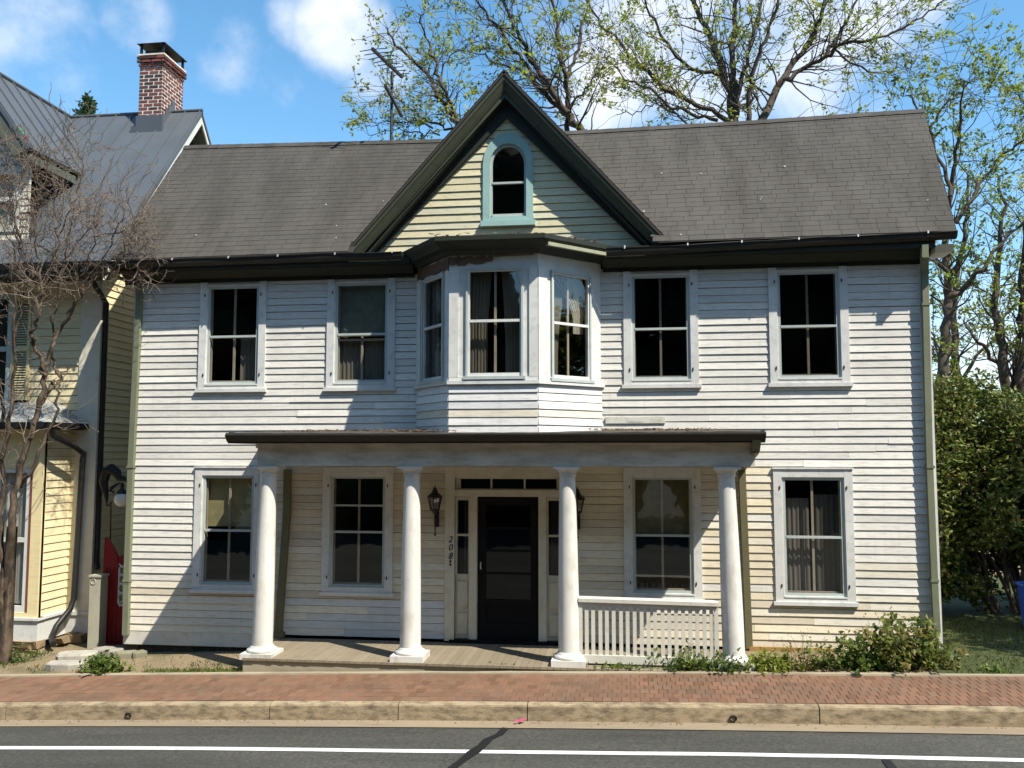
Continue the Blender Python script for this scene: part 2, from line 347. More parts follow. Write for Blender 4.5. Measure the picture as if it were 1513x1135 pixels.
# ------------------------------------------------------------------ clapboards
def clap(mb, F, z0, z1, expo, urange, holes, colf, lip=.0145, rr=random, seg=.55, blen=(2.2, 4.8), wob=.0032, gap=.006):
    k = 0; z = z0
    while z < z1-.01:
        zt = min(z+expo, z1); zm = (z+zt)/2
        segs = list(urange(zm))
        for (a, b, h0, h1) in holes:
            if h0 < zm < h1:
                ns = []
                for (p, q) in segs:
                    if b <= p or a >= q: ns.append((p, q)); continue
                    if a > p: ns.append((p, a))
                    if b < q: ns.append((b, q))
                segs = ns
        for (p, q) in segs:
            u = p
            while u < q-.02:
                L = rr.uniform(*blen); v = u+L
                if q-v < .5: v = q
                n = max(1, int((v-u)/seg)); tl = rr.uniform(-wob, wob); lp = lip*rr.uniform(.8, 1.25); c = colf((u+v)/2, zm)
                us = [u+.0012+(v-u-.0024)*i/n for i in range(n+1)]
                vs = []
                for w in us:
                    dz = rr.uniform(-wob, wob)*.5+tl; dl = rr.uniform(-.0018, .0018)
                    vs += [F(w, z+dz, -.022), F(w, z+dz, lp+dl), F(w, zt-gap, .003), F(w, zt-gap, -.022)]
                mb.add(vs, [(4*i+j, 4*i+4+j, 4*i+5+j, 4*i+1+j) for i in range(n) for j in (0, 1, 2)]+[(0, 1, 2, 3), (4*n, 4*n+3, 4*n+2, 4*n+1)], c)
                mb.add([F(u, zt-gap-.01, -.021), F(v, zt-gap-.01, -.021), F(v, zt+.015, -.021), F(u, zt+.015, -.021)], [(0, 1, 2, 3)], (.10, .09, .08))
                u = v
        z += expo; k += 1
def frame(O, ud, nd):
    O = V(O); ud = V(ud).normalized(); nd = V(nd).normalized()
    return lambda u, z, d: (O.x+ud.x*u+nd.x*d, O.y+ud.y*u+nd.y*d, z)
FF = frame((0, 0, 0), (1, 0, 0), (0, -1, 0))
rw = random.Random(11)
house = thing('clapboard_house', (-1.7, 0, -2.7), 'weathered white two storey clapboard house with central gable, bay window and columned porch', 'house')
H = lambda name, mb, mat, parent=None: link(name, mb, mat, parent or house)
XL, XR = -7.42, 4.10
# windows: glass x0,x1,z0,z1,meeting rail
def win_from(pxs, py, m):
    p = PY(pxs[0], py[0], 0); q = PY(pxs[1], py[1], 0); r = PY((pxs[0]+pxs[1])/2, m, 0)
    return (p.x, q.x, q.z, p.z, r.z)
zt_u, zb_u, zm_u = .2001*CD, .0875*CD, .1419*CD
zt_l, zb_l, zm_l = -.0278*CD, -.1493*CD, -.0893*CD
gl = {1: (-.4973, -.4387), 2: (-.3375, -.2798), 3: (.0114, .0694), 4: (.1719, .2317), 5: (-.4972, -.4395), 6: (-.3391, -.28), 7: (.0095, .0691), 8: (.1723, .2305)}
WN = {}
for k, (a, b_) in gl.items():
    WN[k] = (a*CD, b_*CD) + ((zb_u, zt_u, zm_u) if k <= 4 else (zb_l, zt_l, zm_l))
holes = [(a-.05, b_+.05, z0-.06, z1+.05) for a, b_, z0, z1, zm in WN.values()]
DX0, DX1 = -2.50, -.86                       # door surround opening
holes.append((DX0, DX1, -3, -.22)); holes.append((-2.96, -.38, .55, 3))
def sidcol(u, z):
    q = rw.random(); t = rw.uniform(.93, 1.05)
    grey = (.665*t, .645*t, .59*t); white = (.74*t, .718*t, .655*t); cream = (.70*t, .62*t, .46*t); ltcream = (.71*t, .66*t, .545*t); porch_shade = (.60*t, .53*t, .41*t)
    if z > .3: return grey if q < .75 else white
    if z > -.15: return (grey if q < .5 else white)
    if u > 1.9: return (white if q < .6 else grey) if z > -1.3 else ((ltcream if q < .7 else white) if z > -1.9 else (ltcream if q < .55 else cream))
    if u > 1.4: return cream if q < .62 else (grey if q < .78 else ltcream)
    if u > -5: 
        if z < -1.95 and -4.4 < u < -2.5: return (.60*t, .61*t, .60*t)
        return cream if q < .35 else (ltcream if q < .6 else porch_shade)  # some porch boards darker: porch shade put into their paint tint
    if z < -1.85: return ltcream if q < .7 else (.70*t, .66*t, .57*t)
    return white if q < .6 else grey
mb = MB()
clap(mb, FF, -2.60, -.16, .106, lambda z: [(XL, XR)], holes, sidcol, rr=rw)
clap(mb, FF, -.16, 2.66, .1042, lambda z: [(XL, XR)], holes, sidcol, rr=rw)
# bigger warped boards beside the bay foot, unpainted patch
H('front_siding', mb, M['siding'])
mb = MB()
FR = frame((XR, 0, 0), (0, 1, 0), (1, 0, 0)); FL = frame((XL, 6, 0), (0, -1, 0), (-1, 0, 0))
def sideprof(z): return [(0.0, 6.0)] if z < 2.7 else [(max(0, .05+(z-2.9)*.8), min(6, 5.9-(z-2.9)*1.2))]
clap(mb, FR, -2.60, 5.0, .106, sideprof, [], sidcol, rr=rw)
clap(mb, FL, -2.60, 5.0, .106, lambda z: [(0.0, 6.0)] if z < 2.7 else [(max(0, .1+(z-2.9)*1.2), min(6, 5.95-(z-2.9)*.8))], [], sidcol, rr=rw)
links('side_siding', mb, M['siding'], house, lambda c: c.x > 0)
mb = MB(); mb.box(XL, XR, 5.98, 6.05, -2.7, 2.9); H('rear_wall', mb, M['siding'])
mb = MB()                                    # dark rooms behind the windows
for z0, z1 in ((-2.62, .02), (.14, 2.72)):
    x0, x1, y0, y1 = XL+.05, XR-.05, .05, 3.6
    mb.add([(x0,y0,z0),(x1,y0,z0),(x1,y1,z0),(x0,y1,z0),(x0,y0,z1),(x1,y0,z1),(x1,y1,z1),(x0,y1,z1)], [(0,1,2,3),(4,7,6,5),(1,5,6,2),(2,6,7,3),(3,7,4,0)])
    for xx in (-4.3, -3.0, -.3, 1.6): mb.box(xx-.05, xx+.05, y0+.1, y1, z0, z1)
links('room_walls', mb, M['interior'], house, lambda c: c.z > .08)
mb = MB(); mb.fbox(FF, XL-.02, -5.0, -2.80, -2.585, -.02, .012); mb.fbox(FF, 1.35, XR+.01, -2.74, -2.585, -.02, .012, (1, 1, 1))
links('water_table', mb, paint('water_table_paint', (.62, .595, .53), (.35, .3, .2), .5), house, lambda c: c.x > -2)
mb = MB()                                    # corner boards
mb.fbox(FF, XL-.02, XL+.045, -2.6, 2.6, -.01, .026); mb.fbox(FF, XR-.11, XR+.02, -2.6, 2.62, -.01, .026)
links('corner_board', mb, M['trim'], house, lambda c: c.x > 0)
mb = MB(); 
xx = XL
while xx < -5.05:
    w = rw.uniform(.18, .35); hh = rw.uniform(.1, .16)
    mb.box(xx, min(xx+w-.01, -5.0), .03+rw.uniform(0, .02), .3, zs(xx)-.1, -2.81, (.05, .045, .035)); xx += w  # near-black left stones: shade gap under the house put into the colour
xx = 1.4
while xx < XR-.1:
    w = rw.uniform(.18, .35); mb.box(xx, min(xx+w-.01, XR), .03+rw.uniform(0, .02), .3, zs(xx)-.2, -2.745, (.2, .17, .12)); xx += w
links('foundation', mb, M['stone'], house, lambda c: c.x > -2)

def arc_pts(cx, zs_, a, b_, n=16): return [(cx-a*math.cos(math.pi*i/n), zs_+b_*math.sin(math.pi*i/n)) for i in range(n+1)]
def curtain(name, F, x0, x1, z0, z1, d, parent, waves=7, amp=.010, c=(1, 1, 1), mat=None, gather=None, seed=0):
    mb = MB(); rr = random.Random(seed); n = max(10, int((x1-x0)*70)); mrow = 8
    ph = rr.uniform(0, 6); vs = []
    for j in range(mrow+1):
        t = j/mrow; z = z0+(z1-z0)*t
        for i in range(n+1):
            s = i/n; a0, a1 = x0, x1
            if gather:                                # tied back to one side
                k = gather[1]*math.sin(math.pi*min(1, (1-t)*1.25)*.5)
                if gather[0] == 'l': a1 = x1-(x1-x0)*k
                else: a0 = x0+(x1-x0)*k
            vs.append(F(a0+(a1-a0)*s, z, d+amp*math.sin(ph+s*waves*6.28+.4*math.sin(3*t))+amp*.4*math.sin(s*waves*15)))
    mb.add(vs, [(j*(n+1)+i, j*(n+1)+i+1, (j+1)*(n+1)+i+1, (j+1)*(n+1)+i) for j in range(mrow) for i in range(n)], c, True)
    return link(name, mb, mat or M['curtain'], parent)
def window(F, g, label, casing=(.11, .11, .11), head=True, sashm='sash', glassm='glass', muntin='both', sill=.05, trimm='trim', lower=True, seed=0, hinges=True):
    x0, x1, z0, z1, zm = g; sw = .048; rr = random.Random(seed)
    cl, cr, ct = casing
    mb = MB()
    a0, a1 = x0-sw, x1+sw; b1 = z1+sw*.9; b0 = z0-.055
    top = b1+(ct if head else .02)
    mb.fbox(F, a0-cl, a0, b0-.055, top+(0 if head else .06), -.01, .034)
    mb.fbox(F, a1, a1+cr, b0-.055, top+(0 if head else .06), -.01, .034)
    if head:
        mb.fbox(F, a0, a1, b1, top, -.01, .0325); mb.fbox(F, a0-cl-.012, a1+cr+.012, top, top+.022, -.01, .05)
    else: mb.fbox(F, a0, a1, b1, top, -.01, .0325)
    mb.fbox(F, a0, a1, b0-.055, b0-.002, -.01, .0315)
    # jamb reveals
    mb.fbox(F, a0-.001, a0+.014, b0, b1, -.12, .012); mb.fbox(F, a1-.014, a1+.001, b0, b1, -.12, .012); mb.fbox(F, a0+.014, a1-.014, b1-.014, b1+.001, -.12, .011); mb.fbox(F, a0, a1, b0-.004, b0+.016, -.1, .04)
    w = link('window', mb, M[trimm], house); 
    if label: w['label'] = label
    mb = MB(); mb.fbox(F, a0-cl-.03, a1+cr+.03, b0-.055-sill, b0-.055, -.01, .058)
    link('sill', mb, M[trimm], w)
    mb = MB(); s0, s1, t0, t1 = a0+.014, a1-.014, b0+.016, b1-.014     # storm sash
    mb.fbox(F, s0, x0, t0, t1, -.022, .006); mb.fbox(F, x1, s1, t0, t1, -.022, .006)
    mb.fbox(F, x0, x1, z1, t1, -.022, .005); mb.fbox(F, x0, x1, t0, z0, -.022, .005); mb.fbox(F, x0, x1, zm-.016, zm+.016, -.02, .012)
    link('sash', mb, M[sashm], w)
    mb = MB(); xm = (x0+x1)/2
    mb.fbox(F, s0, x0+.012, t0, t1, -.075, -.045); mb.fbox(F, x1-.012, s1, t0, t1, -.075, -.045); mb.fbox(F, x0, x1, zm-.02, zm+.014, -.07, -.046)
    mb.fbox(F, x0, x1, t0, z0+.02, -.075, -.046)
    if muntin == 'both': mb.fbox(F, xm-.016, xm+.016, z0+.02, z1, -.072, -.047)
    elif muntin == 'lower': mb.fbox(F, xm-.016, xm+.016, z0+.02, zm-.02, -.072, -.047); mb.fbox(F, x0, x1, zm-.09, zm-.06, -.07, -.047)
    link('inner_sash', mb, M['muntin'], w)
    mb = MB(); mb.quad(F(x0-.01, z0-.005, -.012), F(x1+.01, z0-.005, -.012), F(x1+.01, z1+.005, -.012), F(x0-.01, z1+.005, -.012))
    link('pane', mb, M[glassm], w)
    if hinges:
        for zz in (z0+.1, z1-.1):
            for xx in (a0-.028, a1+.028):
                mb = MB(); mb.fbox(F, xx-.006, xx+.006, zz-.022, zz+.024, .03, .045); mb.fbox(F, xx-.010, xx+.010, zz-.004, zz+.004, .03, .041)
                link('shutter_hinge', mb, M['gutter'], w)
    return w
w1 = window(FF, WN[1], 'first upper window from the left, curtains behind dark panes', head=False, glassm='glass')
w2 = window(FF, WN[2], 'upper window left of the bay, plain upper pane over lace curtain', head=False, muntin='lower', glassm='glass')
w3 = window(FF, WN[3], 'upper window just right of the bay, black panes', head=False, sashm='sash_teal' if False else 'sash', glassm='glass_dark')
w4 = window(FF, WN[4], 'upper window near the right corner, black panes', head=False, glassm='glass_dark')
w5 = window(FF, WN[5], 'ground floor window left of the porch, half behind a column', glassm='glass')
w6 = window(FF, WN[6], 'porch window left of the door with cross rails', glassm='glass', trimm='trim_cream' if False else 'trim')
w7 = window(FF, WN[7], 'porch window right of the door with olive blind', glassm='glass')
w8 = window(FF, WN[8], 'ground floor window right of the porch with lace curtains', glassm='glass')
def gx(g, a, b_): return g[0]+(g[1]-g[0])*a, g[0]+(g[1]-g[0])*b_
a, b_ = gx(WN[1], .58, 1.05); curtain('curtain', FF, a, b_, WN[1][2], WN[1][4], -.16, w1, 5, seed=1)
curtain('curtain', FF, *gx(WN[2], -.05, .5), WN[2][2], WN[2][4]-.06, -.15, w2, 6, seed=2); curtain('curtain', FF, *gx(WN[2], .52, 1.05), WN[2][2], WN[2][4]-.06, -.15, w2, 6, seed=3)
mb = MB(); a, b_ = gx(WN[2], -.02, 1.02); mb.fbox(FF, a, b_, WN[2][4]-.02, WN[2][3]+.02, -.115, -.105); link('roller_blind', mb, plain('grey_blind', (.2, .215, .19), .8), w2)
a, b_ = gx(WN[5], -.02, 1.02); mb = MB(); mb.fbox(FF, a, b_, WN[5][4]+.05, WN[5][3]+.02, -.135, -.125); link('roller_blind', mb, M['blind'], w5)
mb = MB(); a, b_ = gx(WN[6], 0, 1); mb.fbox(FF, a, b_, WN[6][3]-.40, WN[6][3]-.375, -.02, .008); link('cross_rail', mb, M['sash'], w6)
a, b_ = gx(WN[7], -.02, 1.02); mb = MB(); z = WN[7][4]
while z < WN[7][3]+.02:
    mb.add([FF(a, z, -.115), FF(b_, z, -.115), FF(b_, z+.03, -.132), FF(a, z+.03, -.132)], [(0, 1, 2, 3)]); z += .026
link('slatted_blind', mb, M['blind'], w7)
curtain('curtain', FF, *gx(WN[8], -.05, .46), WN[8][2], WN[8][4]+.52, -.15, w8, 6, seed=5)
curtain('curtain', FF, *gx(WN[8], .56, 1.05), WN[8][2], WN[8][3]-.2, -.15, w8, 5, c=(.6, .6, .6), seed=6)

# ------------------------------------------------------------------ door surround, door, numbers
mb = MB()
zf = -2.62
for a, b_ in ((DX0-.075, DX0+.06), (DX1-.06, DX1+.075)): mb.fbox(FF, a, b_, zf, -.17, -.02, .04)
mb.fbox(FF, DX0+.06, DX1-.06, -.295, -.17, -.02, .039)
dl, dr = -2.116, -1.242
for a, b_ in ((dl-.115, dl-.004), (dr+.004, dr+.115)): mb.fbox(FF, a, b_, zf, -.595, -.16, .0)
mb.fbox(FF, DX0+.06, DX1-.06, -.595, -.50, -.16, .006)            # transom bar
mb.fbox(FF, DX0+.06, DX1-.06, -.33, -.295, -.16, -.018)
doorway = H('door_surround', mb, M['trim_cream'])
mb = MB(); mb.fbox(FF, DX0+.06, dl-.115, zf, -1.70, -.14, -.06); mb.fbox(FF, dr+.115, DX1-.06, zf, -1.70, -.14, -.06)
for a, b_ in ((DX0+.06, dl-.115), (dr+.115, DX1-.06)):
    mb.fbox(FF, a+.03, b_-.03, -2.16, -1.80, -.07, -.045); mb.fbox(FF, a+.03, b_-.03, -2.54, -2.24, -.07, -.045)
    mb.fbox(FF, a, a+.028, -1.70, -.6, -.13, -.04); mb.fbox(FF, b_-.018, b_, -1.70, -.6, -.13, -.04); mb.fbox(FF, a, b_, -1.16, -1.13, -.1, -.045); mb.fbox(FF, a, b_, -.65, -.6, -.12, -.042)
sls = links('sidelight', mb, M['trim_cream'], house, lambda c: c.x > -1.68)
mb = MB()
for a, b_ in ((DX0+.06, dl-.115), (dr+.115, DX1-.06)): mb.quad(FF(a, -1.72, -.09), FF(b_, -1.72, -.09), FF(b_, -.6, -.09), FF(a, -.6, -.09))
for sl, o in zip(sls, links('pane', mb, M['glass_dark'], None, lambda c: c.x > -1.68)): o.parent = sl
for sl, (a, b_) in zip(sls, ((DX0+.16, dl-.125), (dr+.16, DX1-.08))): curtain('curtain', FF, a, b_, -1.7, -.62, -.2, sl, 3, seed=9)
mb = MB(); tw = (DX1-.06-DX0-.06-.08)/3
for k in range(1, 3): mb.fbox(FF, DX0+.10+tw*k-.012, DX0+.10+tw*k+.012, -.5, -.33, -.12, -.055)
mb.fbox(FF, DX0+.06, DX0+.13, -.5, -.33, -.12, -.05); mb.fbox(FF, DX1-.12, DX1-.06, -.5, -.33, -.12, -.05); mb.fbox(FF, DX0+.13, DX1-.12, -.5, -.485, -.12, -.054); mb.fbox(FF, DX0+.13, DX1-.12, -.345, -.33, -.12, -.054)
tr = H('transom_window', mb, M['trim_cream'])
mb = MB(); mb.quad(FF(DX0+.06, -.51, -.08), FF(DX1-.06, -.51, -.08), FF(DX1-.06, -.32, -.08), FF(DX0+.06, -.32, -.08)); link('pane', mb, M['glass_dark'], tr)
mb = MB()
mb.fbox(FF, dl, dl+.115, zf+.01, -.60, -.12, -.075); mb.fbox(FF, dr-.115, dr, zf+.01, -.60, -.12, -.075)
mb.fbox(FF, dl+.115, dr-.115, -.72, -.60, -.12, -.076); mb.fbox(FF, dl+.115, dr-.115, zf+.01, zf+.24, -.12, -.076); mb.fbox(FF, dl+.115, dr-.115, -2.15, -2.05, -.12, -.076)
mb.fbox(FF, dl+.115, dr-.115, zf+.24, -2.15, -.12, -.1); mb.fbox(FF, dl+.115, dr-.115, -1.70, -1.67, -.11, -.08); mb.fbox(FF, dl+.115, dr-.115, -1.38, -1.35, -.11, -.08); mb.fbox(FF, dl+.115, dr-.115, -1.06, -1.03, -.11, -.08)
door = H('front_door', mb, M['door'])
mb = MB(); mb.quad(FF(dl+.11, -2.06, -.1), FF(dr-.11, -2.06, -.1), FF(dr-.11, -.7, -.1), FF(dl+.11, -.7, -.1)); link('pane', mb, M['glass_dark'], door)
mb = MB(); mb.tube([FF(dl+.05, -1.62, -.075), FF(dl+.05, -1.62, -.03), FF(dl+.05, -1.60, -.02), FF(dl+.05, -1.52, -.02)], .01, 8); link('handle', mb, M['bracket'], door)
mb = MB(); mb.fbox(FF, DX0, DX1, -2.66, -2.60, -.16, .06); H('threshold', mb, M['door'])
# house numbers 2 0 8 and a small ornament below
def glyph(ch, x, z, size, shear=.22):
    cu = bpy.data.curves.new('num', 'FONT'); cu.body = ch; cu.size = size; cu.extrude = .006; cu.shear = shear; cu.align_x = 'CENTER'
    ob = bpy.data.objects.new('num', cu); col.objects.link(ob)
    bpy.context.view_layer.update()
    me = bpy.data.meshes.new_from_object(ob.evaluated_get(bpy.context.evaluated_depsgraph_get()))
    mb = MB()
    for p in me.polygons: mb.add([FF(x+me.vertices[i].co.x, z+me.vertices[i].co.y, .042+me.vertices[i].co.z) for i in p.vertices], [tuple(range(len(p.vertices)))])
    bpy.data.objects.remove(ob); return mb
nx = PY(665.5, 815, -.04).x
for ch, py in (('2', 800.5), ('0', 812.5), ('8', 825)):
    H('house_number', glyph(ch, nx, PY(665, py, -.04).z-.008, .125), M['black'])
mb = MB(); p = PY(665, 829, -.04)
for k, (s, dz) in enumerate(((.017, -.005), (.017, -.05))):
    mb.add([FF(nx-s, p.z+dz, .048), FF(nx, p.z+dz-s*1.5, .048), FF(nx+s, p.z+dz, .048), FF(nx, p.z+dz+s*1.5, .048), FF(nx, p.z+dz, .056)], [(0, 1, 4), (1, 2, 4), (2, 3, 4), (3, 0, 4)])
H('house_number', mb, M['black'])
# coach lanterns either side of the door
def lantern(px, py):
    p = PY(px, py, -.17); x, y, z = p
    mb = MB(); n = 6
    def ring(r, zz): return [(x+r*math.cos(2*math.pi*k/n+.5), y+r*math.sin(2*math.pi*k/n+.5), z+zz) for k in range(n)]
    for k in range(n):
        a = 2*math.pi*k/n+.5
        mb.bar((x+.062*math.cos(a), y+.062*math.sin(a), z-.085), (x+.1*math.cos(a), y+.1*math.sin(a), z+.085), .012, .012, up=(.3, .2, 1))
    mb.lathe(x, y, [(.104, z+.08), (.112, z+.09), (.075, z+.135), (.045, z+.15), (.05, z+.165), (.03, z+.19), (.035, z+.2), (.012, z+.225), (.004, z+.26)], 8, smooth=False)
    mb.lathe(x, y, [(.012, z-.16), (.03, z-.13), (.045, z-.11), (.066, z-.095), (.066, z-.08), (.03, z-.078)], 8, smooth=False)
    mb.tube([(x, y, z-.15), (x, y+.01, z-.25), (x, y+.03, z-.42)], [.011, .013, .008], 6); mb.lathe(x, y+.03, [(.004, z-.46), (.02, z-.44), (.004, z-.42)], 8)
    mb.tube([(x, y+.01, z-.26), (x, -.08, z-.22), (x, -.02, z-.22)], .011, 6); mb.box(x-.03, x+.03, -.035, -.008, z-.34, z-.12)
    l = H('wall_lantern', mb, M['black'])
    mb = MB(); a_, b__ = ring(.06, -.08), ring(.097, .08); mb.add(a_+b__, [(k, (k+1) % n, n+(k+1) % n, n+k) for k in range(n)]); link('pane', mb, M['glass_dark'], l)
lantern(642.5, 744); lantern(853, 747)

# ------------------------------------------------------------------ porch
PZ, PF = -2.645, -1.25
mb = MB(); rp = random.Random(4); x = -5.0
while x < 1.62:
    w = .085; t = rp.uniform(.9, 1.06); mb.box(x+.002, x+w-.002, PF-.055+rp.uniform(-.004, .004), -.012, PZ-.03, PZ+rp.uniform(-.0015, .0015), (.235*t, .195*t, .135*t)); x += w
H('porch_floor', mb, M['porch_floor'])
mb = MB(); mb.box(-5.0, 1.6, PF-.03, PF+.03, -2.95, PZ-.034); mb.box(-5.0, -4.97, PF+.03, -.02, -2.95, PZ-.034); mb.box(1.57, 1.6, PF+.03, -.02, -2.95, PZ-.034)
H('porch_base', mb, M['concrete'])
RX0, RX1 = -5.25, 1.70; RY = -1.45
mb = MB()                                                            # roof deck, ragged felt edge
n = 40; xs = [RX0+(RX1-RX0)*i/n for i in range(n+1)]; vs = []
for x in xs:
    sag = -.012*math.sin(math.pi*(x-RX0)/(RX1-RX0))
    vs += [(x, RY+.02, .287+sag+rp.uniform(-.004, .006)), (x, -.7, .316+sag+rp.uniform(-.004, .005)), (x, .0, .345+rp.uniform(-.003, .006))]
vs2 = [(a, b_, c-.03) for a, b_, c in vs]
k3 = len(vs)
mb.add(vs+vs2, [(3*i+j, 3*i+3+j, 3*i+4+j, 3*i+1+j) for i in range(n) for j in (0, 1)]+[(k3+3*i+j, k3+3*i+1+j, k3+3*i+4+j, k3+3*i+3+j) for i in range(n) for j in (0, 1)]
       +[(3*i, k3+3*i, k3+3*i+3, 3*i+3) for i in range(n)]+[(0, 1, k3+1, k3), (1, 2, k3+2, k3+1), (3*n+1, 3*n, k3+3*n, k3+3*n+1), (3*n+2, 3*n+1, k3+3*n+1, k3+3*n+2)])
proof = H('porch_roof', mb, paint('porch_roofing', (.055, .05, .043), (.13, .11, .085), .5, .9, (1, 1, 1), 5, None, False, .4))
mb = MB()
for k in range(420):                                                  # leaf litter on the deck
    x = rp.choice((rp.uniform(-4.6, -2.2), rp.uniform(-3.4, -2.3), rp.uniform(-.5, 1.2))); y = rp.uniform(-.75, -.05) if rp.random() < .6 else rp.uniform(-1.4, -.2); z = .316+(y+.7)*.045+.004
    s = rp.uniform(.015, .045); a = rp.uniform(0, 6.28); t = rp.uniform(.4, 1.6)
    q = [(x+s*math.cos(a+i*1.57), y+s*math.sin(a+i*1.57)*.7, z+rp.uniform(0, .03)) for i in range(4)]; mb.add(q, [(0, 1, 2, 3)], (.17*t, .12*t, .075*t))
tag(link('leaf_litter', mb, M['leaf']), 'dry leaf litter scattered over the low porch roof', 'leaf litter', kind='stuff')
mb = MB()
mb.prism([(RX0, RY, .250), (RX0, RY, .264), (RX0, RY+.015, .268), (RX0, RY+.09, .268), (RX0, RY+.09, .17), (RX0, RY+.065, .17), (RX0, RY+.02, .225)], (RX1-RX0, 0, 0))
mb.box(RX0, RX1, RY+.092, RY+.115, .15, .26); mb.box(RX0, RX0+.025, RY+.115, -.01, .155, .30); mb.box(RX1-.025, RX1, RY+.115, -.01, .155, .30)
H('porch_gutter', mb, M['gutter'])
mb = MB()
mb.box(RX0+.026, RX1-.026, RY+.117, -.01, .15, .17)                   # soffit boards
mb.box(-4.90, 1.59, -1.20, -.98, -.15, .149)
mb.box(-4.90, -4.70, -.978, -.035, -.148, .149); mb.box(1.39, 1.59, -.978, -.035, -.148, .149)
mb.box(-4.92, 1.61, -1.215, -1.2005, .09, .148)
H('porch_beam', mb, M['beam'])
mb = MB(); mb.box(-4.69, 1.38, -.97, -.03, .04, .055); H('porch_ceiling', mb, M['trim_cream'])
def column(px_top, px_bot, zb, lean):
    xt, xb = PY(px_top, 700, -1.09).x, PY(px_bot, 965, -1.09).x
    x = 0; y = -1.07; prof = []
    H_ = -.15-zb
    def sh(mb0):
        mb0.v = [(vx+xb+(xt-xb)*((vz-zb)/H_), vy, vz) for vx, vy, vz in mb0.v]; return mb0
    mb = MB()
    z0, z1 = zb+.155, -.15-.12
    for i in range(15):
        t = i/14; r = .136-.034*t**1.6; prof.append((r, z0+(z1-z0)*t))
    mb.lathe(x, y, prof, 32)
    c = H('porch_column', sh(mb), M['column'])
    mb = MB(); mb.box(x-.215, x+.215, y-.215, y+.215, zb, zb+.075)
    mb.lathe(x, y, [(.19, zb+.075), (.2, zb+.09), (.195, zb+.112), (.165, zb+.122), (.16, zb+.135), (.143, zb+.157)], 32)
    link('base', sh(mb), M['column'], c)
    mb = MB(); mb.lathe(x, y, [(.109, z1-.005), (.118, z1+.0), (.118, z1+.012), (.11, z1+.018), (.112, z1+.045), (.15, z1+.085), (.155, z1+.088)], 32)
    mb.box(x-.165, x+.165, y-.165, y+.165, z1+.088, -.1515)
    link('capital', sh(mb), M['column'], c)
    return c
column(396.5, 386, PZ-.03, 0); column(608.5, 605.5, PZ, 0); column(838, 841, PZ, 0); column(1073, 1085, PZ+.02, 0)
mb = MB(); rx0, rx1 = -.62, 1.12; ry = -1.09
mb.prism([(rx0, ry-.055, -1.86), (rx0, ry-.055, -1.815), (rx0, ry-.02, -1.795), (rx0, ry+.02, -1.795), (rx0, ry+.055, -1.815), (rx0, ry+.055, -1.86)], (rx1-rx0, .0, -.02))
mb.box(rx0, rx1, ry-.025, ry+.025, -1.93, -1.86); mb.box(rx0, rx0+.05, ry-.024, ry+.024, -2.52, -1.93); mb.box(rx1-.05, rx1, ry-.024, ry+.024, -2.52, -1.93); mb.box(rx0, rx1, ry-.035, ry+.035, -2.62, -2.52)
rl = H('porch_railing', mb, M['rail'])
k = 0; x = rx0+.10
while x < rx1-.08:
    mb = MB(); j = rp.uniform(-.004, .004); mb.box(x-.0235+j, x+.0235+j, ry-.012, ry+.012, -2.522, -1.925); link('baluster', mb, M['rail'], rl); x += .0865; k += 1
mb = MB(); mb.box(1.62, 2.75, -.10, -.06, -2.72, -2.575); H('skirt_plank', mb, M['raw_wood'])

# downspouts
def spout(name, pts, w, d, mat):
    mb = MB()
    for a, b_ in zip(pts[:-1], pts[1:]): mb.bar(a, b_, w, d, up=(0, 1, 0.001))
    for p in pts[1:-1]: mb.box(p[0]-w*.53, p[0]+w*.53, p[1]-d*.53, p[1]+d*.53, p[2]-.03, p[2]+.03)
    return mb
def yl(px, py, y): p = PY(px, py, y); return (p.x, p.y, p.z)
mb = spout('', [yl(1366, 362, -.33), yl(1366, 378, -.33), yl(1366, 400, -.075), yl(1371, 620, -.075), yl(1373, 690, -.075), yl(1380, 858, -.075), yl(1384, 935, -.075)], .082, .07, None)
for py, px in ((450, 1367), (690, 1374), (858, 1380)):
    p = PY(px, py, -.075); mb.box(p.x-.052, p.x+.052, -.118, -.0, p.z-.016, p.z+.016)
H('downspout', mb, M['downspout'])['label'] = 'pale green downspout down the right corner'
mb = spout('', [yl(207, 418, -.06), yl(205, 470, -.045), yl(194, 690, -.045), yl(188, 860, -.045), yl(186, 938, -.045)], .085, .07, None)
for py, px in ((690, 194), (858, 188)): p = PY(px, py, -.045); mb.box(p.x-.055, p.x+.055, -.09, 0, p.z-.016, p.z+.016)
H('downspout', mb, M['downspout'])['label'] = 'pale green downspout down the left corner'
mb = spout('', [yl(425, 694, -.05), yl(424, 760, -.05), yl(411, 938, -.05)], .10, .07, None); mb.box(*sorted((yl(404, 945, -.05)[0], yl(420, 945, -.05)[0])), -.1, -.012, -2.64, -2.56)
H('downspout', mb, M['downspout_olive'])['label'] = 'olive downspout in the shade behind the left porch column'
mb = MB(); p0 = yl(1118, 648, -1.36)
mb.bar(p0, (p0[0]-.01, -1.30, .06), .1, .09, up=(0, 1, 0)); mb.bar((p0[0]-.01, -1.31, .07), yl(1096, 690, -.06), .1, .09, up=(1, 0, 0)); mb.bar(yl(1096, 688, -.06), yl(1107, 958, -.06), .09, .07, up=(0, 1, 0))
H('downspout', mb, M['downspout_olive'])['label'] = 'olive downspout behind the right porch column'

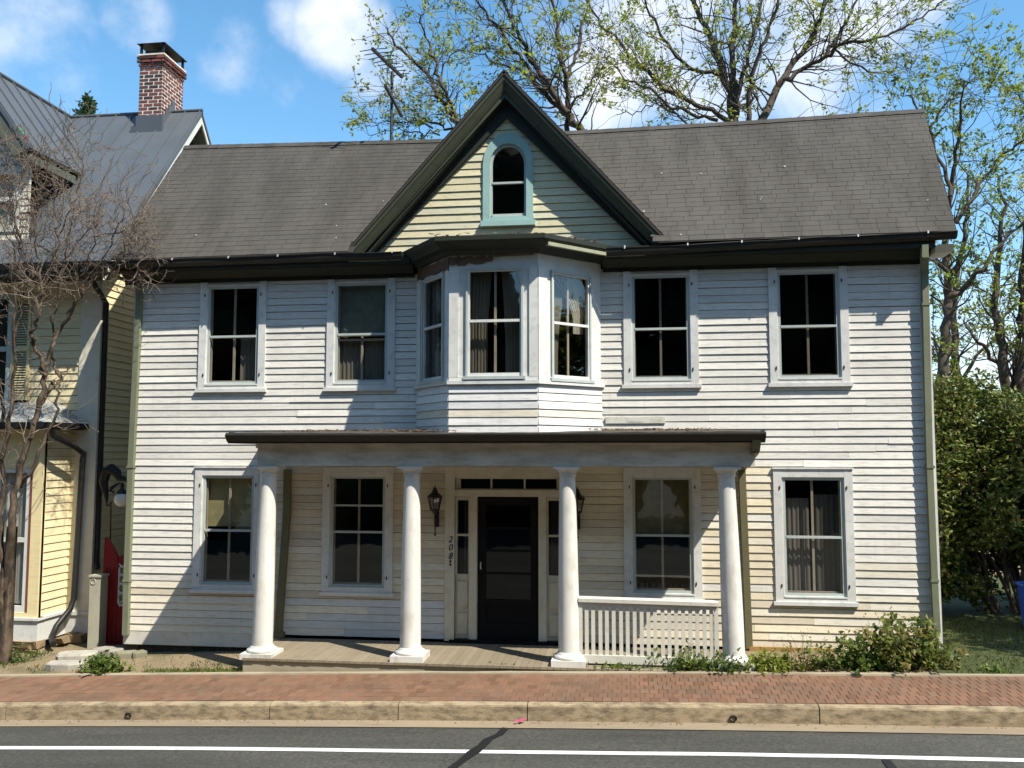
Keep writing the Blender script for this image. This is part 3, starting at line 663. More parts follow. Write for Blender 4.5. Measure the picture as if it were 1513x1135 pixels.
# ------------------------------------------------------------------ main roof
EY, RDY = -.40, 1.7
rid = [PY(*q, RDY) for q in ((240, 217), (315, 215), (480, 211), (645, 207), (840, 195), (1100, 180), (1365, 162))]
eav = [(-7.75, 2.915), (-7.2, 2.91), (-4, 2.93), (-1.7, 2.93), (.58, 2.935), (2.5, 2.945), (4.37, 2.955)]
def interp(tab, x):
    for (a, za), (b_, zb) in zip(tab[:-1], tab[1:]):
        if x <= b_: return za+(zb-za)*(x-a)/(b_-a)
    (a, za), (b_, zb) = tab[-2:]; return za+(zb-za)*(x-a)/(b_-a)
ridt = [(p.x, p.z) for p in rid]
def roofF(u, v, d):            # u 0..1 along the eave, v = distance up the slope
    t = v/SL
    xe = -7.62+(4.37+7.62)*u; xr = -7.62+(ridt[-1][0]+7.62)*u
    ze = interp(eav, xe); zr = interp(ridt, xr)
    return (xe+(xr-xe)*t, EY+(RDY-EY)*t-d*.75, ze+(zr-ze)*t+d*.66)
SL = 3.23
rs = random.Random(21)
def shingles(mb, F, v0, v1, expo, width, ur, base, clip=None):
    v = v0; k = 0
    while v < v1-.02:
        vt = min(v+expo, v1); u = -rs.random()*width
        u0, u1 = ur((v+vt)/2)
        u = u0-rs.random()*width
        while u < u1:
            w = width*rs.uniform(.92, 1.06)
            a, b_ = max(u, u0)+.0001, min(u+w, u1)
            if b_ > a+.0003:
                t = rs.uniform(.94, 1.04); lp = rs.uniform(.004, .007)
                if clip is None or clip((a+b_)/2, (v+vt)/2):
                    g_ = width*.006
                    P0 = [F(a+g_, v-.006, -.004), F(b_-g_, v-.006, -.004), F(b_-g_, v, lp), F(a+g_, v, lp), F(b_-g_, vt+.01, .0015), F(a+g_, vt+.01, .0015)]
                    mb.add(P0, [(0, 1, 2, 3), (3, 2, 4, 5)], (base[0]*t, base[1]*t, base[2]*t))
            u += w
        v = vt; k += 1
mb = MB()
def under(a, b_):
    p = roofF(a, b_, 0); return not (abs(p[0]+1.685) < 2.2 and p[2] < 5.50-abs(p[0]+1.69)*1.112-.02)
shingles(mb, roofF, 0, SL, .118, .26/12.2, lambda v: (0, 1), (.078, .072, .063), under)
n = 40; us = [i/n for i in range(n+1)]
for i in range(n*2):
    for k in range(16):
        u0, u1, v0, v1 = i/(2*n), (i+1)/(2*n), -.02+(SL+.02)*k/16, -.02+(SL+.02)*(k+1)/16
        if under((u0+u1)/2, (v0+v1)/2): mb.add([roofF(u0, v0, -.006), roofF(u1, v0, -.006), roofF(u1, v1, -.006), roofF(u0, v1, -.006)], [(0, 1, 2, 3)], (.028, .025, .022))

mb.add([roofF(1, -.02, -.05), roofF(1, SL, -.05), roofF(1, SL, .008), roofF(1, -.02, .008)], [(0, 1, 2, 3)], (.05, .05, .04))
mb.add([roofF(u, v, dd) for u in us for v, dd in ((SL, .012), (SL, -.05))]+[], [(2*i, 2*i+2, 2*i+3, 2*i+1) for i in range(n)], (.05, .045, .04))
def rearF(u, t): p = roofF(u, SL, 0); e = roofF(u, 0, 0); return (p[0]+(e[0]-p[0])*t, RDY+5.0*t, p[2]+(2.9-p[2])*t)
mb.add([rearF(u, t) for u in us for t in (0, 1)], [(2*i, 2*i+1, 2*i+3, 2*i+2) for i in range(n)], (.055, .05, .045))
# ridge caps
for i in range(60):
    u0, u1 = i/60, min(1, (i+1)/60+.003); t = rs.uniform(.8, 1.1)
    a, b_ = V(roofF(u0, SL, .014)), V(roofF(u1, SL, .02)); f0, f1 = V(roofF(u0, SL-.12, .016)), V(roofF(u1, SL-.12, .02)); r0, r1 = a+V((0, .1, -.06)), b_+V((0, .1, -.06))
    mb.add([f0, f1, b_, a, r1, r0], [(0, 1, 2, 3), (3, 2, 4, 5)], (.076*t, .07*t, .061*t))
roof = H('shingle_roof', mb, M['shingle'])
rd_ = random.Random(19); mb = MB()
for k in range(16):
    a = rd_.uniform(.03, .98); v = rd_.uniform(.1, 2.2)
    if not under(a, v): continue
    s_ = rd_.uniform(.010, .022); p = roofF(a, v, .022); mb.add([(p[0]-s_, p[1], p[2]), (p[0]+s_*.3, p[1]-s_*.4, p[2]-s_*.8), (p[0]+s_, p[1], p[2]+.004), (p[0]+s_*.2, p[1]+s_*.4, p[2]+s_*.8)], [(0, 1, 2, 3)], (.6, .58, .5))
tag(link('roof_debris', mb, M['leaf']), 'small pale specks of debris scattered over the shingle roof', 'debris', kind='stuff')
# rake overhang at the right end (white box end) and soffit
mb = MB()
e0, e1 = V(roofF(1, .05, -.06)), V(roofF(1, SL, -.06)); off = V((-.28, 0, 0))
mb.add([e0, e1, e1+off-V((.3, 0, 0)), e0+off], [(0, 1, 2, 3)]); mb.add([e0+V((-.01, 0, 0)), e1+V((-.01, 0, 0)), e1+V((-.01, 0, -.16)), e0+V((-.01, 0, -.16))], [(0, 1, 2, 3)])
mb.box(XR+.03, 4.35, -.27, .1, 2.70, 2.79); mb.add([(4.35, -.36, 2.79), (XR+.03, -.36, 2.79), (XR+.03, -.27, 2.70), (4.35, -.27, 2.70)], [(0, 1, 2, 3)])
links('rake_return', mb, M['soffit_white'], house, lambda c: c.z < 2.85)
# eave cornice left and right of the bay: frieze, sloping bed mould, soffit, gutter
def eave(x0, x1):
    mb = MB()
    mb.box(x0, x1, -.034, .01, 2.60, 2.76)
    mb.prism([(x0, -.036, 2.66), (x0, -.036, 2.76), (x0, -.15, 2.76)], (x1-x0, 0, 0))
    mb.box(x0, x1, -.30, -.034, 2.762, 2.80)
    mb.box(x0, x1, -.325, -.302, 2.755, 2.90)
    return mb
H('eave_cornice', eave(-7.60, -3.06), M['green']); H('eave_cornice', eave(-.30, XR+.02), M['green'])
def gutter(x0, x1, z0, z1):
    mb = MB(); n = max(2, int((x1-x0)/.4)); rr = random.Random(int(x0*10)); vs = []
    prof = [(-.33, -.10), (-.36, -.10), (-.405, -.06), (-.415, -.012), (-.425, -.008), (-.425, .0), (-.405, .0), (-.40, -.05), (-.335, -.09)]
    m_ = len(prof)
    for i in range(n+1):
        x = x0+(x1-x0)*i/n; z = z0+(z1-z0)*i/n+rr.uniform(-.006, .006)
        vs += [(x, y+rr.uniform(-.003, .003), z+dz) for y, dz in prof]
    mb.add(vs, [(i*m_+j, i*m_+(j+1) % m_, (i+1)*m_+(j+1) % m_, (i+1)*m_+j) for i in range(n) for j in range(m_)]+[tuple(range(m_))[::-1], tuple(range(n*m_, n*m_+m_))])
    return mb
for (x0, x1, z0, z1) in ((-7.66, -3.15, 2.885, 2.90), (-.24, 4.38, 2.855, 2.955)):
    gt = H('gutter', gutter(x0, x1, z0, z1), M['gutter'])
    x = x0+.25
    while x < x1:
        mb = MB(); z = z0+(z1-z0)*(x-x0)/(x1-x0); mb.bar((x, -.43, z-.02), (x+.004, -.425, z+.012), .018, .012, up=(0, 1, 0)); mb.bar((x, -.425, z+.008), (x+.004, -.33, z+.045), .018, .006)
        link('gutter_hook', mb, M['bracket'], gt); x += .80+rs.uniform(-.1, .1)
# ------------------------------------------------------------------ central gable
GX, GW, GZ0, GZ1, GY = -1.69, 2.35, 2.92, 5.535, -.27
slope = (GZ1-GZ0)/GW
nrm = V((slope, 0, 1)).normalized()
gy1 = 1.9
mb = MB(); gL = math.hypot(GW+.03, (GW+.03)*slope)
def gable_side(sgn):
    def F(y, v, d):
        s = gL-v; dx = (GW+.03)*(1-v/gL)
        return (GX+sgn*(dx+d*nrm.x), y, GZ1-dx*slope+d*nrm.z)
    return F
for sgn in (-1, 1):
    F = gable_side(sgn)
    def keep(a, b_, F=F):
        p = F(a, b_, 0); t = (p[1]-EY)/(RDY-EY); zr = interp(eav, p[0])+(5.35-2.92)*t
        return p[2] > zr-.25 or p[1] < 0
    v = 0.0
    shingles(mb, lambda u, v_, d, F=F: F(u, v_, d), 0, gL, .122, .3, lambda v_: (GY-.05, gy1), (.08, .072, .061), keep)
    a = [F(GY-.05, 0, -.006), F(gy1, 0, -.006), F(gy1, gL, -.006), F(GY-.05, gL, -.006)]
    b2 = [F(GY-.05, 0, -.04), F(gy1, 0, -.04), F(gy1, gL, -.04), F(GY-.05, gL, -.04)]
    mb.add(a+b2, [(0, 1, 2, 3), (4, 7, 6, 5), (0, 3, 7, 4)], (.05, .045, .04))
rp_ = [F for F in ()]
mb.prism([(GX-.07, GY-.05, GZ1-.06), (GX, GY-.05, GZ1+.025), (GX+.07, GY-.05, GZ1-.06), (GX, GY-.05, GZ1+.0)], (0, gy1-GY, 0), (.10, .095, .085))
ex = 1.9; 
mb.add([F_ for F_ in (gable_side(-1)(gy1, gL*.2, 0), gable_side(1)(gy1, gL*.2, 0), gable_side(1)(gy1, gL, 0))], [(0, 1, 2)], (.1, .09, .08))
H('gable_roof', mb, M['shingle'])
def rakeboards(sgn):
    F = gable_side(sgn); mb = MB(); top = gL
    # profile in (y, drop below roof plane)
    prof = [(-.305, -.042), (-.305, -.085), (-.29, -.10), (-.26, -.155), (-.235, -.19), (-.22, -.20), (-.22, -.245), (-.20, -.245), (-.20, -.042)]
    def pt(y, v, d):
        # mitre at the ridge: x measured so both sides meet on x = GX
        dx = (GW+.03)*(1-v/gL)
        z = max(2.885+(.02 if y > -.1 else 0), GZ1-dx*slope + d/nrm.z)
        return (GX+sgn*dx, y, z)
    n = len(prof)
    vl = [-.02+.05*i for i in range(9)]+[gL]; nv = len(vl)
    vs = [pt(y, v, d) for v in vl for y, d in prof]
    mb.add(vs, [(i*n+j, i*n+(j+1) % n, (i+1)*n+(j+1) % n, (i+1)*n+j) for i in range(nv-1) for j in range(n)]+[tuple(range(n))])
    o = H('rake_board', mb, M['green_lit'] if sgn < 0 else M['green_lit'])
    mb = MB()                                                 # soffit and wall frieze
    for (ya, yb, da, db) in ((-.20, .0, -.215, -.245), (-.06, .02, -.245, -.40)):
        vl = [.02+.06*i for i in range(10)]+[gL]; nv = len(vl)
        vs = [pt(y, v, d) for v in vl for y, d in ((ya, da), (yb, da), (yb, db), (ya, db))]
        mb.add(vs, [(i*4+j, i*4+(j+1) % 4, (i+1)*4+(j+1) % 4, (i+1)*4+j) for i in range(nv-1) for j in range(4)])
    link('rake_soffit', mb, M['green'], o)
rakeboards(-1); rakeboards(1)
def gcol(u, z): t = rw.uniform(.88, 1.06); return (.63*t, .58*t, .38*t) if rw.random() < .75 else (.57*t, .55*t, .40*t)
mb = MB(); WXc = -1.685
def gur(z):
    hw = (GZ1-.30-z)/slope
    return [(GX-hw, GX+hw)] if hw > .03 else []
gh = [(-1.95, -1.39, 3.38, 4.28), (-1.93, -1.41, 4.28, 4.40), (-1.88, -1.46, 4.40, 4.52), (-1.80, -1.54, 4.52, 4.60)]
clap(mb, FF, 2.86, 5.2, .112, gur, gh, gcol, rr=rw, lip=.016, wob=.005, seg=.35, blen=(1, 2.4))
H('gable_siding', mb, M['gable_siding'])
# arched gable window
cx, spz = -1.67, 4.24
def archring(a_o, b_o, a_i, b_i, z0o, z0i, d0, d1):
    po = [(cx-a_o, z0o)]+arc_pts(cx, spz, a_o, b_o)+[(cx+a_o, z0o)]; pi = [(cx-a_i, z0i)]+arc_pts(cx, spz, a_i, b_i)+[(cx+a_i, z0i)]
    mb = MB(); n = len(po)
    vs = [FF(x, z, d1) for x, z in po]+[FF(x, z, d1) for x, z in pi]+[FF(x, z, d0) for x, z in po]+[FF(x, z, d0) for x, z in pi]
    fs = []
    for i in range(n-1): fs += [(i, n+i, n+i+1, i+1), (2*n+i, i, i+1, 2*n+i+1), (n+i, 3*n+i, 3*n+i+1, n+i+1)]
    mb.add(vs, fs); return mb
mb = archring(.37, .475, .268, .315, 3.40, 3.46, -.01, .04); 
mb.fbox(FF, cx-.40, cx+.40, 3.32, 3.40, -.01, .07); mb.fbox(FF, cx-.37, cx+.37, 3.40, 3.46, -.01, .039)
aw = H('arched_window', mb, M['sash_teal'])
mb = archring(.269, .316, .235, .275, 3.46, 3.50, -.05, .0); mb.fbox(FF, cx-.236, cx+.236, 3.46, 3.51, -.05, -.001); mb.fbox(FF, cx-.236, cx+.236, 3.955, 3.985, -.045, .01)
link('sash', mb, M['sash'], aw)
mb = MB(); pts = [(cx-.245, 3.48)]+arc_pts(cx, spz, .245, .285)+[(cx+.245, 3.48)]; mb.poly([FF(x, z, -.03) for x, z in pts]); link('pane', mb, M['glass_dark'], aw)
mb = MB(); mb.add([(cx-.5, .06, 3.2), (cx+.5, .06, 3.2), (cx+.5, 1.0, 3.2), (cx-.5, 1.0, 3.2), (cx-.5, .06, 4.7), (cx+.5, .06, 4.7), (cx+.5, 1.0, 4.7), (cx-.5, 1.0, 4.7)], [(0, 1, 2, 3), (4, 7, 6, 5), (1, 5, 6, 2), (2, 6, 7, 3), (3, 7, 4, 0)]); H('attic_room', mb, M['interior'])

# ------------------------------------------------------------------ bay window
B0, B1, B2, B3 = V((-3.01, 0, 0)), V((-2.375, -.80, 0)), V((-1.158, -.80, 0)), V((-.33, 0, 0))
def face(a, b_):
    ud = (b_-a); L = ud.length; ud.normalize(); nd = V((ud.y, -ud.x, 0)); return frame(a, ud, nd), L
faces = [face(B0, B1), face(B1, B2), face(B2, B3)]
def bcol(u, z):
    t = rw.uniform(.95, 1.05)
    if .46 < z < .66: return (.72*t, .66*t, .53*t)
    return (.72*t, .71*t, .69*t) if rw.random() < .6 else (.66*t, .665*t, .66*t)
mbs = MB(); mbf = MB()
zb0, zb1 = .29, .95
bays = []
for i, (F, L) in enumerate(faces):
    clap(mbs, F, zb0, zb1, .110, lambda z, L=L: [(0.0, L)], [], bcol, rr=rw, blen=(9, 10), lip=.014)
    if i == 1: g = (PY(694, 475, -.8).x+2.375, PY(768, 475, -.8).x+2.375, PY(730, 551, -.8).z, PY(730, 401, -.8).z, PY(730, 474, -.8).z)
    elif i == 0: g = (L*.24, L*.80, 1.085, 2.47, 1.80)
    else: g = (L*.235, L*.775, 1.085, 2.47, 1.80)
    x0, x1, z0, z1, zm = g; s = .05
    # panels around the sash
    mbf.fbox(F, .0, x0-s, zb1+.05, 2.76, -.03, .0); mbf.fbox(F, x1+s, L, zb1+.05, 2.76, -.03, .0); mbf.fbox(F, x0-s, x1+s, z1+s, 2.76, -.03, -.001); mbf.fbox(F, x0-s, x1+s, zb1+.05, z0-.07, -.03, -.001)
    if i == 1:
        mbf.fbox(F, .0, x0-s-.1, zb1+.10, 2.55, 0, .022); mbf.fbox(F, x1+s+.08, L, zb1+.10, 2.55, 0, .022)
    else: mbf.fbox(F, 0.0, x0-s-.07, zb1+.10, 2.55, .0, .018)
    mbf.fbox(F, -.02, L+.02, zb1, zb1+.05, -.03, .045); mbf.fbox(F, 0, L, zb1+.05, zb1+.10, .0, .02)
    bays.append((F, g))
bay = H('bay_window', mbs, M['siding'])
link('bay_frame', mbf, M['trim'], bay)
_h = house
def bwindow(F, g, label, glassm='glass', seed=0):
    x0, x1, z0, z1, zm = g; a0, a1, b1, b0 = x0-.05, x1+.05, z1+.05, z0-.07
    mb = MB()
    mb.fbox(F, a0, x0-.022, b0, b1, -.08, .03); mb.fbox(F, x1+.022, a1, b0, b1, -.08, .03); mb.fbox(F, x0-.022, x1+.022, z1+.022, b1, -.08, .029); mb.fbox(F, a0-.03, a1+.03, b0-.02, b0+.022, -.06, .055)
    w = link('window', mb, M['sash'], house); w['label'] = label
    mb = MB()
    mb.fbox(F, x0-.022, x0, b0+.022, z1+.022, -.035, .012); mb.fbox(F, x1, x1+.022, b0+.022, z1+.022, -.035, .012); mb.fbox(F, x0, x1, z1, z1+.022, -.035, .011); mb.fbox(F, x0, x1, b0+.022, z0, -.035, .011); mb.fbox(F, x0, x1, zm-.018, zm+.018, -.034, .014)
    link('sash', mb, M['trim'], w)
    xm = (x0+x1)/2; mb = MB(); mb.fbox(F, xm-.016, xm+.016, z0, z1, -.085, -.06); link('muntin', mb, M['muntin'], w)
    mb = MB(); mb.quad(F(x0-.01, z0-.01, -.02), F(x1+.01, z0-.01, -.02), F(x1+.01, z1+.01, -.02), F(x0-.01, z1+.01, -.02)); link('pane', mb, M[glassm], w)
    return w
bl = ['bay window facing left, dark panes', 'middle bay window with lace curtains', 'bay window facing right, white shade drawn aside']
for i, (F, g) in enumerate(bays):
    w = bwindow(F, g, bl[i], 'glass' if i else 'glass_dark')
    x0, x1, z0, z1, zm = g; W_ = x1-x0
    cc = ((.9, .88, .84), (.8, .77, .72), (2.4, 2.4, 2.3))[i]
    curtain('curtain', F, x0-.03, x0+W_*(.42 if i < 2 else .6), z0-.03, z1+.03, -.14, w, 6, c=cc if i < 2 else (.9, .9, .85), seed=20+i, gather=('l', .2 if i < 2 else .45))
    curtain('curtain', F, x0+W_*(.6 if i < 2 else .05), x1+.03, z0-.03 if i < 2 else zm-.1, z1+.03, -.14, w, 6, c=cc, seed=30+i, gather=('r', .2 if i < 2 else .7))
mb = MB()                                                  # dark box behind the bay sashes
bp = [V((-2.9, .02, 0)), V((-2.33, -.66, 0)), V((-1.2, -.66, 0)), V((-.45, .02, 0))]
for z, rev in ((.46, 0), (2.74, 1)):
    q = [(p.x, p.y, z) for p in bp]; mb.poly(q[::-1] if rev else q)
links('bay_inside', mb, M['interior'], bay, lambda c: c.z > 1.5)
# bay cornice
def offset_path(o):
    P4 = [V((-3.01, 0)), V((-2.375, -.80)), V((-1.158, -.80)), V((-.33, 0))]
    ns = []
    for a, b_ in zip(P4[:-1], P4[1:]): d = (b_-a).normalized(); ns.append(V((d.y, -d.x)))
    def isect(p, d, q, e):
        den = d.x*e.y-d.y*e.x; t = ((q.x-p.x)*e.y-(q.y-p.y)*e.x)/den; return p+d*t
    L3 = [(P4[i]+ns[i]*o, (P4[i+1]-P4[i]).normalized()) for i in range(3)]
    p1 = isect(*L3[0], *L3[1]); p2 = isect(*L3[1], *L3[2])
    p0 = isect(*L3[0], V((0, 0)), V((1, 0))); p3 = isect(*L3[2], V((0, 0)), V((1, 0)))
    return [p0, p1, p2, p3]
prof = [(.012, 2.72), (.05, 2.72), (.10, 2.765), (.20, 2.775), (.22, 2.80), (.285, 2.85), (.30, 2.865), (.30, 2.925), (.27, 2.93), (.02, 2.93)]
mb = MB(); n = len(prof); vs = []
for k in range(4):
    for o, z in prof: p = offset_path(o)[k]; vs.append((p.x, p.y, z))
mb.add(vs, [(i*n+j, i*n+(j+1) % n, (i+1)*n+(j+1) % n, (i+1)*n+j) for i in range(3) for j in range(n)])
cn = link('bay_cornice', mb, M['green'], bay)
mb = MB(); F2, L2 = faces[2]; mb.fbox(F2, -.05, L2*.95, 2.775, 2.822, .24, .292); link('cornice_patch', mb, paint('bare_pale_wood', (.30, .31, .21), (.15, .15, .1), .6), bay)['label'] = 'bare pale strip under the right side of the cornice'
mb = MB(); F1_, L1_ = faces[1]; F0_, L0_ = faces[0]

def ragged(F, u0, u1, z0, z1, d, rr):
    n = 14; top = [F(u0+(u1-u0)*i/n, z1+rr.uniform(-.02, .02), d) for i in range(n+1)]; bot = [F(u0+(u1-u0)*i/n, z0+rr.uniform(-.03, .025)+(.05*(i/n) if u1 < .7 else 0), d) for i in range(n+1)]
    mb.add(bot+top, [(i, i+1, n+2+i, n+1+i) for i in range(n)]); mb.add([V(p)-(V(F(0, 0, .02))-V(F(0, 0, 0))) for p in bot]+bot, [(i, i+1, n+2+i, n+1+i) for i in range(n)])
rq = random.Random(77); ragged(F1_, .0, L1_*.5, 2.585, 2.70, .02, rq); ragged(F0_, .03, L0_, 2.54, 2.70, .02, rq)
mb.prism([F1_(L1_*.46, 2.69, .02), F1_(L1_*.95, 2.70, .02), F1_(L1_*.98, 2.735, .05), F1_(L1_*.7, 2.715, .05)], (0, .02, 0)); link('exposed_frieze', mb, paint('rotten_frieze', (.12, .075, .05), (.03, .025, .02), .8), bay)
rb = random.Random(8); mb = MB(); q = offset_path(.28)
top = [V((p.x, p.y, 2.932)) for p in q]; wall = [V((-3.0, -.02, 2.96)), V((-2.3, -.02, 2.98)), V((-1.2, -.02, 2.98)), V((-.36, -.02, 2.96))]
for i in range(3): mb.add([top[i], top[i+1], wall[i+1], wall[i]], [(0, 1, 2, 3)], (.09, .08, .07))
deb = MB()
for k in range(160):
    x = rb.uniform(-2.6, -.4); y = rb.uniform(-1.0, -.1)*(1 if x < -1.1 else max(.2, (-.3-x)/.8)); s = rb.uniform(.02, .06); a = rb.uniform(0, 6); z = 2.95+(y+1.1)*.05+rb.uniform(0, .02)
    deb.add([(x+s*math.cos(a+i*1.57), y+s*.6*math.sin(a+i*1.57), z+rb.uniform(-.01, .03)) for i in range(4)], [(0, 1, 2, 3)], (.13, .085, .055) if rb.random() < .6 else (.2, .18, .15))
link('bay_roof', mb, M['shingle'], bay)
tag(link('leaf_litter', deb, M['leaf']), 'brown debris and dead leaves lying on top of the bay cornice', 'leaf litter', kind='stuff')
mb = MB(); mb.fbox(FF, -.28, .55, .44, .53, .012, .03); mb.fbox(FF, .02, .24, .46, .52, .03, .033, (.8, .75, .45)); H('flashing', mb, paint('loose_flashing', (.62, .62, .55), (.35, .33, .2), .6))
# loose cables at the right corner
mb = MB(); rc = random.Random(3)
pts = [PY(1378+rc.uniform(-2, 4)+ (6 if 780 < py < 860 else 0), py, -.02) for py in range(440, 960, 20)]
mb.tube(pts, .006, 5); H('service_cable', mb, M['gutter']); mb = MB(); pts = [PY(1388+5*math.sin(py*.05), py, .02) for py in range(760, 960, 12)]; mb.tube(pts, .005, 5)
H('service_cable', mb, M['gutter'])
mb = MB(); a, b_ = PY(1372, 447, .0)+V((0, -.02, 0)), PY(1640, 462, 6); n = 14
mb.tube([a+(b_-a)*(i/n)-V((0, 0, .25*math.sin(math.pi*i/n))) for i in range(n+1)], .008, 5)
tag(link('utility_wire', mb, M['black']), 'thin overhead wire running right from the corner downspout', 'wire')
# ------------------------------------------------------------------ television antenna behind the ridge
ant = thing('tv_antenna', (-3.99, 2.0, 5.2), 'old rooftop television antenna with two booms of thin rods on a mast', 'antenna')
mb = MB(); mb.tube([(-3.99, 2.0, 4.9), (-3.985, 2.0, 6.66)], .026, 8); link('mast', mb, M['alu'], ant)
def at_z(px, py, z): r = ray(px, py); t = z/r.z; return V((r.x*t, r.y*t-CD, z))
ra = random.Random(2)
def boom(a, b_, n, l0, l1, tilt, r=.006):
    a, b_ = V(a), V(b_); mb = MB(); mb.bar(a, b_, .045, .045); bo = link('boom', mb, M['alu'], ant)
    d = (b_-a).normalized(); s = V((0, 0, 1)).cross(d).normalized()
    for k in range(n):
        t = (k+.3)/n; p = a+(b_-a)*t; L = l0+(l1-l0)*t; e = (s+V((0, 0, ra.uniform(-.04, .04)))).normalized()
        mb = MB(); mb.tube([p-e*L/2+V((0, 0, tilt)), p+V((0, 0, .01)), p+e*L/2+V((0, 0, tilt))], r, 5); mb.box(p.x-.022, p.x+.022, p.y-.02, p.y+.02, p.z-.01, p.z+.02); link('element', mb, M['bracket'] if r < .005 else M['alu'], bo)
boom(at_z(550, 72, 6.6), at_z(594, 114, 6.6), 8, .5, .36, .0, .008)
boom(at_z(569, 126, 6.12), at_z(594, 172, 6.12), 7, 1.7, 1.1, .0, .0045)
mb = MB(); mb.tube([at_z(572, 95, 6.56), at_z(572, 130, 6.13)], .005, 4); link('wire', mb, M['black'], ant)

# ------------------------------------------------------------------ yellow house on the left
ry_ = random.Random(31)
yh = thing('yellow_house', (-12, 3, -3.0), 'yellow clapboard house with dark standing seam metal roof and brick chimney', 'house')
Y = lambda name, mb, mat, parent=None: link(name, mb, mat, parent or yh)
YX, YF, YB = -8.57, .89, 5.6
FYf = frame((0, YF, 0), (1, 0, 0), (0, -1, 0)); FYs = frame((YX, 0, 0), (0, 1, 0), (1, 0, 0))
def ycol(u, z): t = ry_.uniform(.95, 1.04); return (.76*t, .665*t, .42*t)
ze_, zr_, ye_, yr_ = 3.07, 6.68, .30, 3.25
ysl = (zr_-ze_)/(yr_-ye_)
mb = MB(); clap(mb, FYf, -2.5, 3.3, .124, lambda z: [(-13, -8.89)], [(-11, -9.83, .85, 2.7), (-13, -9.0, -3, .5)], ycol, rr=ry_, lip=.016); Y('front_siding', mb, M['yellow'])
mb = MB()
def ysr(z):
    if z < 3.1: return [(YF+.04, YB)]
    a = max(YF+.04, ye_+(z+.28-ze_)/ysl); b_ = min(YB, 2*yr_-a); return [(a, b_)] if b_ > a+.05 else []
clap(mb, FYs, -2.9, 6.4, .118, ysr, [], ycol, rr=ry_, lip=.016); Y('side_siding', mb, M['yellow'])
mb = MB(); mb.fbox(FYf, -8.90, -8.545, -2.5, 3.2, -.02, .03); mb.fbox(FYs, YF+.02, YF+.06, -2.5, 3.2, -.2, .024); Y('corner_board', mb, paint('cream_corner_board', (.66, .63, .53), (.35, .33, .25), .35))
mb = MB(); mb.fbox(FYf, -8.98, -8.50, -2.56, -2.5, -.02, .07); mb.fbox(FYf, -8.98, -8.52, -2.86, -2.56, -.02, .045); mb.fbox(FYs, YF-.06, YF+.2, -2.56, -2.5, -.02, .06); Y('base_board', mb, M['trim'])
mb = MB(); mb.box(-13, YX-.05, YF+.05, YB, -2.9, 3.0); mb.box(-13, YX-.02, YB-.01, YB+.01, -3, 3); Y('inner_wall', mb, M['interior'])
# roof planes
def ymain(x, t, d): return (x, ye_+(yr_-ye_)*t-d*.773, ze_+(zr_-ze_)*t+d*.634)
RXE = -8.12
mb = MB()
CX, CE, CEz, CFy = -10.87, -9.65, 5.03, .42
mb.add([ymain(RXE, 0, 0), ymain(RXE, 1, 0), ymain(-20, 1, 0), ymain(-20, 0, 0)], [(0, 1, 2, 3)])
mb.add([ymain(RXE, 0, -.06), ymain(RXE, 1, -.06), ymain(-20, 1, -.06), ymain(-20, 0, -.06)], [(3, 2, 1, 0)])
mb.add([ymain(RXE, 0, 0), ymain(RXE, 1, 0), ymain(RXE, 1, -.06), ymain(RXE, 0, -.06)], [(0, 3, 2, 1)]); mb.add([ymain(RXE, 0, 0), ymain(-20, 0, 0), ymain(-20, 0, -.06), ymain(RXE, 0, -.06)], [(0, 1, 2, 3)])
mb.add([(RXE, yr_, zr_), (RXE, 2*yr_-ye_, ze_), (-20, 2*yr_-ye_, ze_), (-20, yr_, zr_)], [(0, 1, 2, 3)]); mb.add([(RXE, yr_, zr_-.07), (RXE, 2*yr_-ye_, ze_-.07), (RXE, 2*yr_-ye_, ze_), (RXE, yr_, zr_)], [(0, 1, 2, 3)])
x = RXE-.03
def csl(x): return zr_-1.35*(x-CX)          # cross gable right plane height
k = 0
while x > -10.8:
    t0 = 0.0
    if x < CE: t0 = max(0, (csl(x)-ze_)/(zr_-ze_))
    a, b_ = V(ymain(x, t0, .012)), V(ymain(x, 1, .012)); mb.bar(a, b_, .014, .03, up=(1, 0, 0) if False else (0, 0, 1)); x -= .36 if k else .3; k += 1
mb.tube([(RXE+.01, yr_, zr_+.01), (-20, yr_, zr_+.01)], .035, 8)
Y('metal_roof', mb, M['metal_roof'])
def cplane(x, y, d): return (x+.804*d, y, csl(x)+.595*d)
mb = MB()
yv = lambda x: ye_+(csl(x)-ze_)/ysl
for off, rev in ((0, 0), (-.06, 1)):
    q = [cplane(CX, CFy, off), cplane(CE, CFy, off), cplane(CE, yv(CE), off), cplane(CX, yr_, off)]; mb.poly(q[::-1] if rev else q)
    q = [(2*CX-p[0], p[1], p[2]) for p in q]; mb.poly(q if rev else q[::-1])
mb.add([cplane(CX, CFy, 0), cplane(CE, CFy, 0), cplane(CE, CFy, -.06), cplane(CX, CFy, -.06)], [(0, 3, 2, 1)]); mb.add([cplane(CE, CFy, 0), cplane(CE, yv(CE), 0), cplane(CE, yv(CE), -.06), cplane(CE, CFy, -.06)], [(0, 3, 2, 1)])
y = CFy+.02
while y < yr_-.1:
    x1 = CE
    if y > yv(CE): x1 = CX+(zr_-(ze_+(y-ye_)*ysl))/1.35
    mb.bar(cplane(CX+.02, y, .012), cplane(x1, y, .012), .014, .03); y += .36
mb.tube([(CX, CFy-.01, zr_+.01), (CX, yr_, zr_+.01)], .035, 8)
cg = Y('cross_gable_roof', mb, M['metal_roof'])
mb = MB()                                                  # gable wall, rake trim
hw = lambda z: (zr_-.1-z)/1.35
FC = frame((0, .72, 0), (1, 0, 0), (0, -1, 0))
